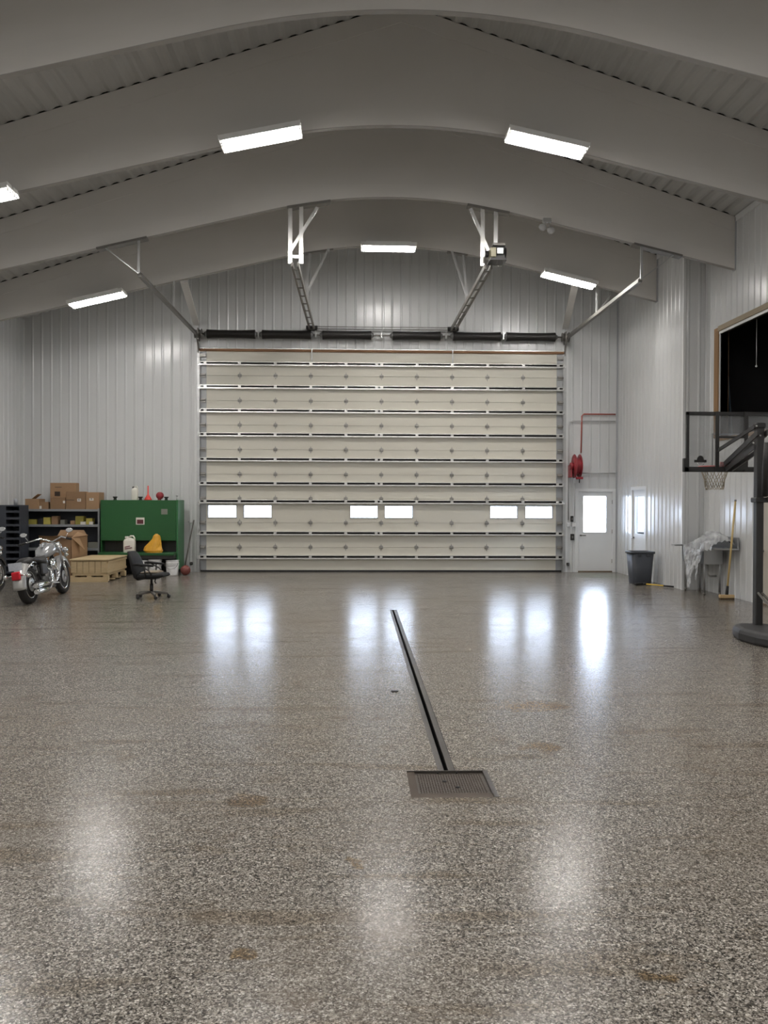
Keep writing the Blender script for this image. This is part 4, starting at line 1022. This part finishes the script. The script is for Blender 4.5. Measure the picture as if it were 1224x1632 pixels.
# parts bin cabinet by the left wall
CY0 = 19.55
cx0, cx1 = XL+.05, K(32, 840, CY0).x
cb = thing('bin_cabinet', 'dark grey bin cabinet with open slots by the left wall', 'cabinet', ((cx0+cx1)/2, CY0, 0))
ztc = K(15, 805, CY0).z; xd_ = K(9.5, 840, CY0).x
MB().box((cx0, CY0, 0), (xd_, CY0+.5, ztc)).box((cx1-.02, CY0, 0), (cx1, CY0+.5, ztc)).box((xd_, CY0+.45, 0), (cx1-.02, CY0+.5, ztc)).box((xd_, CY0, ztc-.03), (cx1-.02, CY0+.5, ztc)).build('cabinet_body', 'shelfd', cb)
for k in range(11):
    z = ztc-.155*(k+1)
    if z > 0: MB().box((xd_, CY0+.005, z-.02), (cx1-.02, CY0+.45, z)).box((xd_, CY0, z-.02), (cx1-.02, CY0+.008, z+.03)).build('bin_shelf', 'shelfd', cb)
p = K(30, 797, CY0+.3); tag(MB().lathe([(.01, 0), (.045, 0), (.045, .12), (.03, .15), (.01, .15)], (p.x-.07, CY0+.3, ztc), 'Z', 12).build('grey_can', 'frame'), 'small grey can on top of the bin cabinet', 'can')

# ------------------------------------------------------------------ open cardboard box, wooden crate
bx0, bx1, by0_, by1_, bzt = -6.98, -6.29, 18.72, 19.82, .95
ob = thing('open_carton', 'large open cardboard box behind the motorcycle', 'box', ((bx0+bx1)/2, (by0_+by1_)/2, 0))
w = MB(); th_ = .008
w.box((bx0, by0_, 0), (bx1, by0_+th_, bzt)).box((bx0, by1_-th_, 0), (bx1, by1_, bzt)).box((bx0, by0_, 0), (bx0+th_, by1_, bzt)).box((bx0, by0_, 0), (bx1, by1_, .01))
w.build('box_walls', 'card2', ob)
MB().box((bx1-th_, by0_, 0), (bx1, by1_, bzt)).build('box_end', 'card', ob)
MB().add([(bx1, by0_, bzt), (bx1, by1_, bzt), (bx1+.05, by1_-.1, bzt+.02), (bx1-.04, (by0_+by1_)/2, bzt+.12)], [(0, 1, 2, 3), (3, 2, 1, 0)]).build('flap', 'card', ob)
MB().add([(bx1, by0_, bzt), (bx1, by0_+.5, bzt), (bx1+.13, by0_+.52, bzt-.30), (bx1+.02, by0_+.1, bzt-.06)], [(0, 1, 2, 3)]).build('flap', 'card', ob)
MB().add([(bx0, by0_, bzt), (bx1, by0_, bzt), (bx1-.03, by0_-.15, bzt+.03), (bx0+.03, by0_-.18, bzt+.05)], [(0, 1, 2, 3)]).build('flap', 'card2', ob)
MB().add([(bx0, by1_, bzt), (bx1, by1_, bzt), (bx1-.1, by1_+.05, bzt+.13), (bx0+.05, by1_+.06, bzt+.13)], [(0, 1, 2, 3)]).build('flap', 'card', ob)
qx0, qx1, qy0, qy1 = -6.20, -5.40, 18.38, 19.85
cr = thing('wooden_crate', 'pale wooden crate with a lid on a pallet base', 'crate', ((qx0+qx1)/2, (qy0+qy1)/2, 0))
zc0, zc1 = .20, .455
for k in range(6):
    w_ = (qx1-qx0-.02)/6; MB().box((qx0+.01+k*w_, qy0+.01-.004*(k % 2), zc0), (qx0+.01+(k+1)*w_-.009, qy0+.03, zc1)).build('side_plank', 'lumber', cr)
for k in range(9):
    w_ = (qy1-qy0-.02)/9; MB().box((qx1-.03, qy0+.03+k*w_, zc0), (qx1-.01, qy0+.03+(k+1)*w_-.004, zc1)).build('end_plank', 'lumber', cr)
MB().box((qx0+.03, qy0+.03, zc0-.06), (qx1-.03, qy1-.01, zc1+.015)).build('crate_core', 'lumber', cr)
MB().box((qx0-.01, qy0-.03, zc1+.015), (qx1+.02, qy1, zc1+.045)).build('lid', 'lumber', cr, bevel=.004)
MB().box((qx1-.012, qy0+.03, zc1-.045), (qx1+.010, qy1, zc1-.0)).build('top_rail', 'lumber', cr)
MB().box((qx1-.012, qy0, zc0), (qx1+.008, qy1, zc0+.05)).build('base_rail', 'lumber', cr)
for k in range(4): MB().box((qx0, qy0+k*(qy1-qy0-.12)/3, .02), (qx1, qy0+.12+k*(qy1-qy0-.12)/3, .04)).build('pallet_board', 'lumber', cr)
for x in (qx0, (qx0+qx1)/2-.05, qx1-.10):
    for k in range(3): MB().box((x, qy0+k*(qy1-qy0-.14)/2, .04), (x+.10, qy0+.14+k*(qy1-qy0-.14)/2, .14)).build('pallet_block', 'lumber', cr)
MB().box((qx0, qy0-.003, .0), (qx1, qy0+.02, .11)).build('pallet_front', 'lumber', cr)

# ------------------------------------------------------------------ swivel chair
cc = Vector((-3.73, 15.38, 0))
cv = thing('office_chair', 'black swivel office chair with armrests facing the overhead door corner', 'chair', cc)
CM = Matrix.Translation(cc)@Matrix.Rotation(math.radians(-8), 4, 'Z')
def cpart(mb, n, mat, par=cv, **k): return mb.xf(CM).build(n, mat, par, **k)
for k in range(5):
    a = 2*PI*k/5+.25; d = Vector((math.cos(a), math.sin(a), 0)); e = d*.29
    lg = cpart(MB().bar((0, 0, .115), (e.x, e.y, .085), .055, .04), 'base_leg', 'chairmetal', bevel=.008)
    cpart(MB().tube([(e.x, e.y, .09), (e.x, e.y, .05)], .012, 8).lathe([(.006, -.022), (.03, -.022), (.033, -.01), (.033, .01), (.03, .022), (.006, .022)], (e.x+.02, e.y, .033), 'Y', 14), 'caster', 'blackm', lg)
cpart(MB().tube([(0, 0, .1), (0, 0, .26)], .032, 12).tube([(0, 0, .26), (0, 0, .36)], .022, 12), 'gas_column', 'blackm')
cpart(MB().box((-.12, -.09, .345), (.12, .09, .375)).tube([(.08, 0, .35), (.10, -.1, .31), (.13, -.12, .28)], .012, 8), 'seat_plate', 'blackm')
def cushion(prof, w):
    """prof: list of (x, z, thickness, half width)"""
    rings = []
    for x, z, th, hw in prof:
        rings.append([Vector((x, hw*math.copysign(abs(math.cos(t))**.5, math.cos(t)), z+th/2*math.copysign(abs(math.sin(t))**.6, math.sin(t)))) for t in [2*PI*q/20 for q in range(20)]])
    return MB().loft(rings)
cpart(cushion([(-.22, .40, .06, .19), (-.18, .40, .10, .225), (0, .405, .115, .235), (.18, .42, .10, .23), (.26, .425, .07, .21), (.285, .42, .03, .18)], 0), 'seat', 'vinyl')
cpart(cushion([(-.15, .465, .03, .15), (-.05, .475, .045, .17), (.1, .48, .045, .17), (.17, .475, .03, .14)], 0), 'seat_pad', 'tan')
bk = []
for z, x, th, hw in ((.33, -.19, .05, .17), (.38, -.225, .09, .22), (.50, -.25, .11, .235), (.64, -.285, .10, .23), (.76, -.33, .085, .21), (.83, -.37, .06, .18), (.85, -.39, .03, .14)):
    bk.append([Vector((x+th/2*math.copysign(abs(math.sin(t))**.6, math.sin(t)), hw*math.copysign(abs(math.cos(t))**.5, math.cos(t)), z)) for t in [2*PI*q/20 for q in range(20)]])
cpart(MB().loft(bk), 'backrest', 'vinyl')
for sy in (-1, 1):
    y = sy*.27
    cpart(MB().tube([(-.24, y, .62), (-.15, y, .625), (.10, y, .605), (.14, y, .60)], [.018, .022, .022, .016], 10), 'armrest', 'vinyl')
    cpart(MB().tube([(-.02, sy*.24, .40), (-.02, y, .50), (-.02, y, .61)], .014, 8).tube([(-.14, y, .62), (.05, y, .52), (.10, sy*.25, .43)], .012, 8), 'arm_support', 'blackm')

# ------------------------------------------------------------------ motorcycles
def motorcycle(lab, loc, tilt, tankmat, fendmat):
    t = thing('motorcycle', lab, 'motorcycle', loc, 'parked motorcycles'); t.rotation_euler = (0, tilt, 0)
    def P(mb, n, mat, par=t, **k): return mb.build(n, mat, par, world=False, **k)
    WB = 1.64
    for nm, y, r, w in (('rear_wheel', 0, .325, .075), ('front_wheel', WB, .325, .062)):
        ty = P(MB().lathe([(r-.10, -w*.7), (r-.05, -w), (r-.015, -w*.8), (r, -w*.35), (r, w*.35), (r-.015, w*.8), (r-.05, w), (r-.10, w*.7)], (0, y, r), 'X', 36), nm, 'tyre')
        P(MB().lathe([(r-.105, -w*.75), (r-.085, -w*.78), (r-.12, -w*.4), (r-.12, w*.4), (r-.085, w*.78), (r-.105, w*.75), (r-.135, w*.4), (r-.135, -w*.4)], (0, y, r), 'X', 32), 'rim', 'chrome', ty)
        sp_ = MB()
        for k in range(16):
            a = 2*PI*k/16; s1 = w*.5*(1 if k % 2 else -1)
            sp_.tube([(s1, y+.04*math.cos(a+.4), r+.04*math.sin(a+.4)), (0, y+(r-.125)*math.cos(a), r+(r-.125)*math.sin(a))], .005, 5)
        sp_.lathe([(.02, -w*1.2), (.05, -w), (.05, -w*.6), (.03, -w*.5), (.03, w*.5), (.05, w*.6), (.05, w), (.02, w*1.2)], (0, y, r), 'X', 16)
        P(sp_, 'spokes', 'chrome', ty)
        P(MB().lathe([(.05, w*.9), (.12, w*.9), (.12, w*.98), (.05, w*.98)], (0, y, r), 'X', 22), 'brake_disc', 'galv', ty)
    def fender(y, r, a0, a1, hw, n=16, flare=0):
        rings = []
        for i in range(n+1):
            a = a0+(a1-a0)*i/n; fl = 1+flare*max(0, i/n-.6)
            ring = []
            for k in range(11):
                b = -PI/2+PI*k/10; rr_ = r-.06+.06*math.cos(b)*1.0+(.02 if abs(b) < 1.2 else -.02); xx = hw*fl*math.sin(b)
                ring.append(Vector((xx, y+rr_*math.cos(a), .325+rr_*math.sin(a))))
            for k in range(10, -1, -1):
                v = ring[k]; c0 = Vector((0, y, .325)); q = v-c0; q.x = 0; ring.append(v-q.normalized()*.008)
            rings.append(ring)
        return MB().loft(rings)
    rf = P(fender(0, .40, math.radians(60), math.radians(188), .10, 18, .22), 'rear_fender', fendmat)
    ff = P(fender(WB, .385, math.radians(22), math.radians(175), .088, 16, .2), 'front_fender', fendmat)
    for sx in (-1, 1): P(MB().tube([(sx*.112, -.15, .62), (sx*.112, .02, .70), (sx*.112, .15, .70), (sx*.112, .24, .64)], .016, 8), 'fender_rail', 'chrome', rf)
    P(MB().box((-.07, -.46, .44), (.07, -.385, .58)), 'tail_light', 'lens', rf, bevel=.02, seg=2)
    P(MB().box((-.11, -.425, .60), (.11, -.415, .73)), 'licence_plate', 'plate', rf)
    for sx in (-1, 1):
        P(MB().tube([(0, -.36, .53), (sx*.18, -.38, .50)], .012, 8).sphere((sx*.19, -.39, .50), .04, 12, 7), 'turn_signal', 'chrome', rf)
    # frame, swing arm, engine
    fm = MB().tube([(0, .25, .62), (0, .8, .72), (0, 1.25, .82), (0, 1.33, .80)], .028, 8)
    for sx in (-1, 1): fm.tube([(sx*.09, .30, .60), (sx*.11, .42, .22), (sx*.11, .95, .20), (sx*.06, 1.22, .60), (0, 1.30, .78)], .02, 8).tube([(sx*.11, 0, .325), (sx*.10, .45, .35)], .025, 8)
    P(fm, 'frame', 'blackm')
    en = P(MB().lathe([(.02, -.13), (.15, -.13), (.17, -.09), (.17, .09), (.15, .13), (.02, .13)], (0, .74, .36), 'X', 22).box((-.12, .42, .24), (.12, .74, .42)), 'crankcase', 'engine', bevel=.01)
    for sg in (-1, 1):
        cyl_ = MB(); prof = [(.03, 0)]
        for k in range(9): prof += [(.085, .02+.026*k), (.085, .032+.026*k), (.066, .034+.026*k), (.066, .044+.026*k)]
        prof += [(.07, .26), (.06, .30), (.02, .31)]
        cyl_.lathe(prof, (0, 0, 0), 'Z', 18); cyl_.xf(Matrix.Translation((0, .74, .46))@Matrix.Rotation(-sg*math.radians(24), 4, 'X'))
        P(cyl_, 'cylinder', 'chrome', en)
    P(MB().lathe([(.02, .10), (.095, .10), (.105, .13), (.105, .17), (.09, .19), (.02, .195)], (.02, .80, .60), 'X', 22), 'air_cleaner', 'chrome', en)
    P(MB().lathe([(.02, .13), (.11, .13), (.11, .16), (.09, .175), (.02, .18)], (0, .74, .36), 'X', 22), 'engine_cover', 'chrome', en)
    for i, (y0, z0, zz_) in enumerate(((.92, .62, .30), (.58, .60, .20))):
        P(MB().tube([(.10, y0, z0), (.18, y0+.06, z0-.10), (.20, y0+.03, zz_+.1), (.20, y0-.12, zz_), (.20, .35, zz_)], .024, 10).tube([(.20, .40, zz_), (.205, .32, zz_), (.215, -.15, zz_-.0), (.215, -.22, zz_)], [.026, .048, .048, .040], 14), 'exhaust_pipe', 'chrome')
    for sx in (-1, 1): P(MB().bar((sx*.13, .62, .30), (sx*.28, .70, .27), .10, .02), 'footboard', 'chrome')
    # tank, seat
    def body(rows, n=18, p_=.75):
        return MB().loft([[Vector((hw*math.copysign(abs(math.cos(a))**p_, math.cos(a)), y, z+(hu if math.sin(a) > 0 else hd)*math.copysign(abs(math.sin(a))**p_, math.sin(a)))) for a in [2*PI*k/n for k in range(n)]] for y, z, hw, hu, hd in rows])
    tk_ = P(body([(.66, .78, .03, .02, .03), (.72, .79, .09, .05, .06), (.88, .83, .145, .10, .10), (1.05, .86, .165, .12, .12), (1.18, .88, .14, .11, .11), (1.27, .88, .07, .06, .07), (1.29, .88, .02, .02, .02)]), 'fuel_tank', tankmat)
    P(MB().box((-.03, .80, .925), (.03, 1.15, .99)).lathe([(.01, 0), (.05, 0), (.05, .02), (.01, .025)], (0, 1.0, .985), 'Z', 16), 'tank_console', 'chrome', tk_, bevel=.01)
    P(body([(-.16, .70, .06, .03, .03), (-.10, .715, .11, .05, .04), (.08, .735, .14, .055, .05), (.20, .72, .16, .05, .05), (.30, .69, .19, .045, .05), (.48, .68, .20, .05, .06), (.62, .71, .15, .05, .06), (.74, .76, .08, .04, .05), (.78, .78, .03, .02, .02)]), 'saddle', 'seat')
    P(MB().box((-.20, .30, .46), (-.115, .60, .66)), 'side_cover', 'blackm', bevel=.02, seg=2)
    P(MB().box((.115, .30, .46), (.17, .56, .66)), 'side_cover', 'blackm', bevel=.02, seg=2)
    # fork, headlamp, handlebar
    fk = MB()
    for sx in (-1, 1): fk.tube([(sx*.10, WB-.01, .325), (sx*.10, 1.52, .62)], .030, 10).tube([(sx*.10, 1.52, .60), (sx*.10, 1.36, .98)], .024, 10)
    P(fk, 'front_fork', 'chrome')
    hl = P(MB().lathe([(.01, -.10), (.05, -.10), (.085, -.05), (.095, .04), (.10, .06), (.085, .065), (.01, .055)], (0, 1.54, .88), 'Y', 20), 'headlamp', 'chrome')
    for sx in (-1, 1): P(MB().lathe([(.01, -.07), (.035, -.07), (.055, -.02), (.058, .03), (.01, .04)], (sx*.17, 1.52, .82), 'Y', 16), 'spot_lamp', 'chrome', hl)
    P(MB().box((-.12, 1.36, .95), (.12, 1.44, .99)), 'fork_clamp', 'chrome', bevel=.01)
    hb2 = P(MB().tube([(-.44, 1.06, 1.02), (-.36, 1.12, 1.04), (-.20, 1.33, 1.08), (-.10, 1.39, 1.04), (0, 1.40, 1.0), (.10, 1.39, 1.04), (.20, 1.33, 1.08), (.36, 1.12, 1.04), (.44, 1.06, 1.02)], .014, 10), 'handlebar', 'chrome')
    for sx in (-1, 1):
        P(MB().tube([(sx*.37, 1.11, 1.037), (sx*.48, 1.02, 1.01)], .019, 10), 'grip', 'black', hb2)
        P(MB().tube([(sx*.34, 1.14, 1.05), (sx*.40, 1.16, 1.15)], .006, 6).loft([[Vector((sx*.42+.065*math.cos(a)*s_, 1.15+d_, 1.18+.042*math.sin(a)*s_)) for a in [2*PI*k/16 for k in range(16)]] for d_, s_ in ((0, .8), (.0, 1), (.02, .95), (.035, .5))]), 'mirror', 'chrome', hb2)
        P(MB().tube([(sx*.33, 1.19, 1.045), (sx*.46, 1.10, 1.0)], .007, 6), 'lever', 'chrome', hb2)
        P(MB().sphere((sx*.21, 1.44, .73), .038, 12, 7), 'turn_signal', 'chrome')
    P(MB().tube([(-.12, .60, .22), (-.30, .52, .0)], .013, 8), 'side_stand', 'blackm')
    return t
m1 = motorcycle('silver-grey cruiser motorcycle with chrome exhausts, nearest the wooden crate', (-5.58, 14.52, .0), math.radians(-7), 'silver', 'fender')
m2 = motorcycle('black motorcycle beside the silver one, cut off by the left edge of the picture', (-6.98, 14.95, .0), math.radians(-7), 'seat', 'blackm')

# ------------------------------------------------------------------ bare tree seen through the side door window
tr_ = thing('bare_tree', 'bare brown tree outside, seen through the glazed side door', 'tree', (10.6, 30.0, -.42))
def branch(mb, p, d, l, r, n):
    q = p+d*l; mb.tube([p, p.lerp(q, .5)+Vector((random.uniform(-.04, .04)*l, random.uniform(-.04, .04)*l, 0)), q], [r, r*.85, r*.68], 6)
    if n == 0: return
    for k in range(3 if n > 2 else 2):
        e = (d+Vector((random.uniform(-.8, .8), random.uniform(-.8, .8), random.uniform(-.1, .5)))).normalized()
        branch(mb, q if k else p.lerp(q, .7), e, l*random.uniform(.6, .8), r*.62, n-1)
tm = MB(); tm.tube([(10.6, 30, -.42), (10.65, 30, .8)], [.16, .12], 8); tm.build('trunk', 'bark', tr_)
bb = MB(); branch(bb, Vector((10.65, 30, .7)), Vector((.1, 0, 1)).normalized(), 1.2, .10, 5); bb.build('branches', 'bark', tr_)
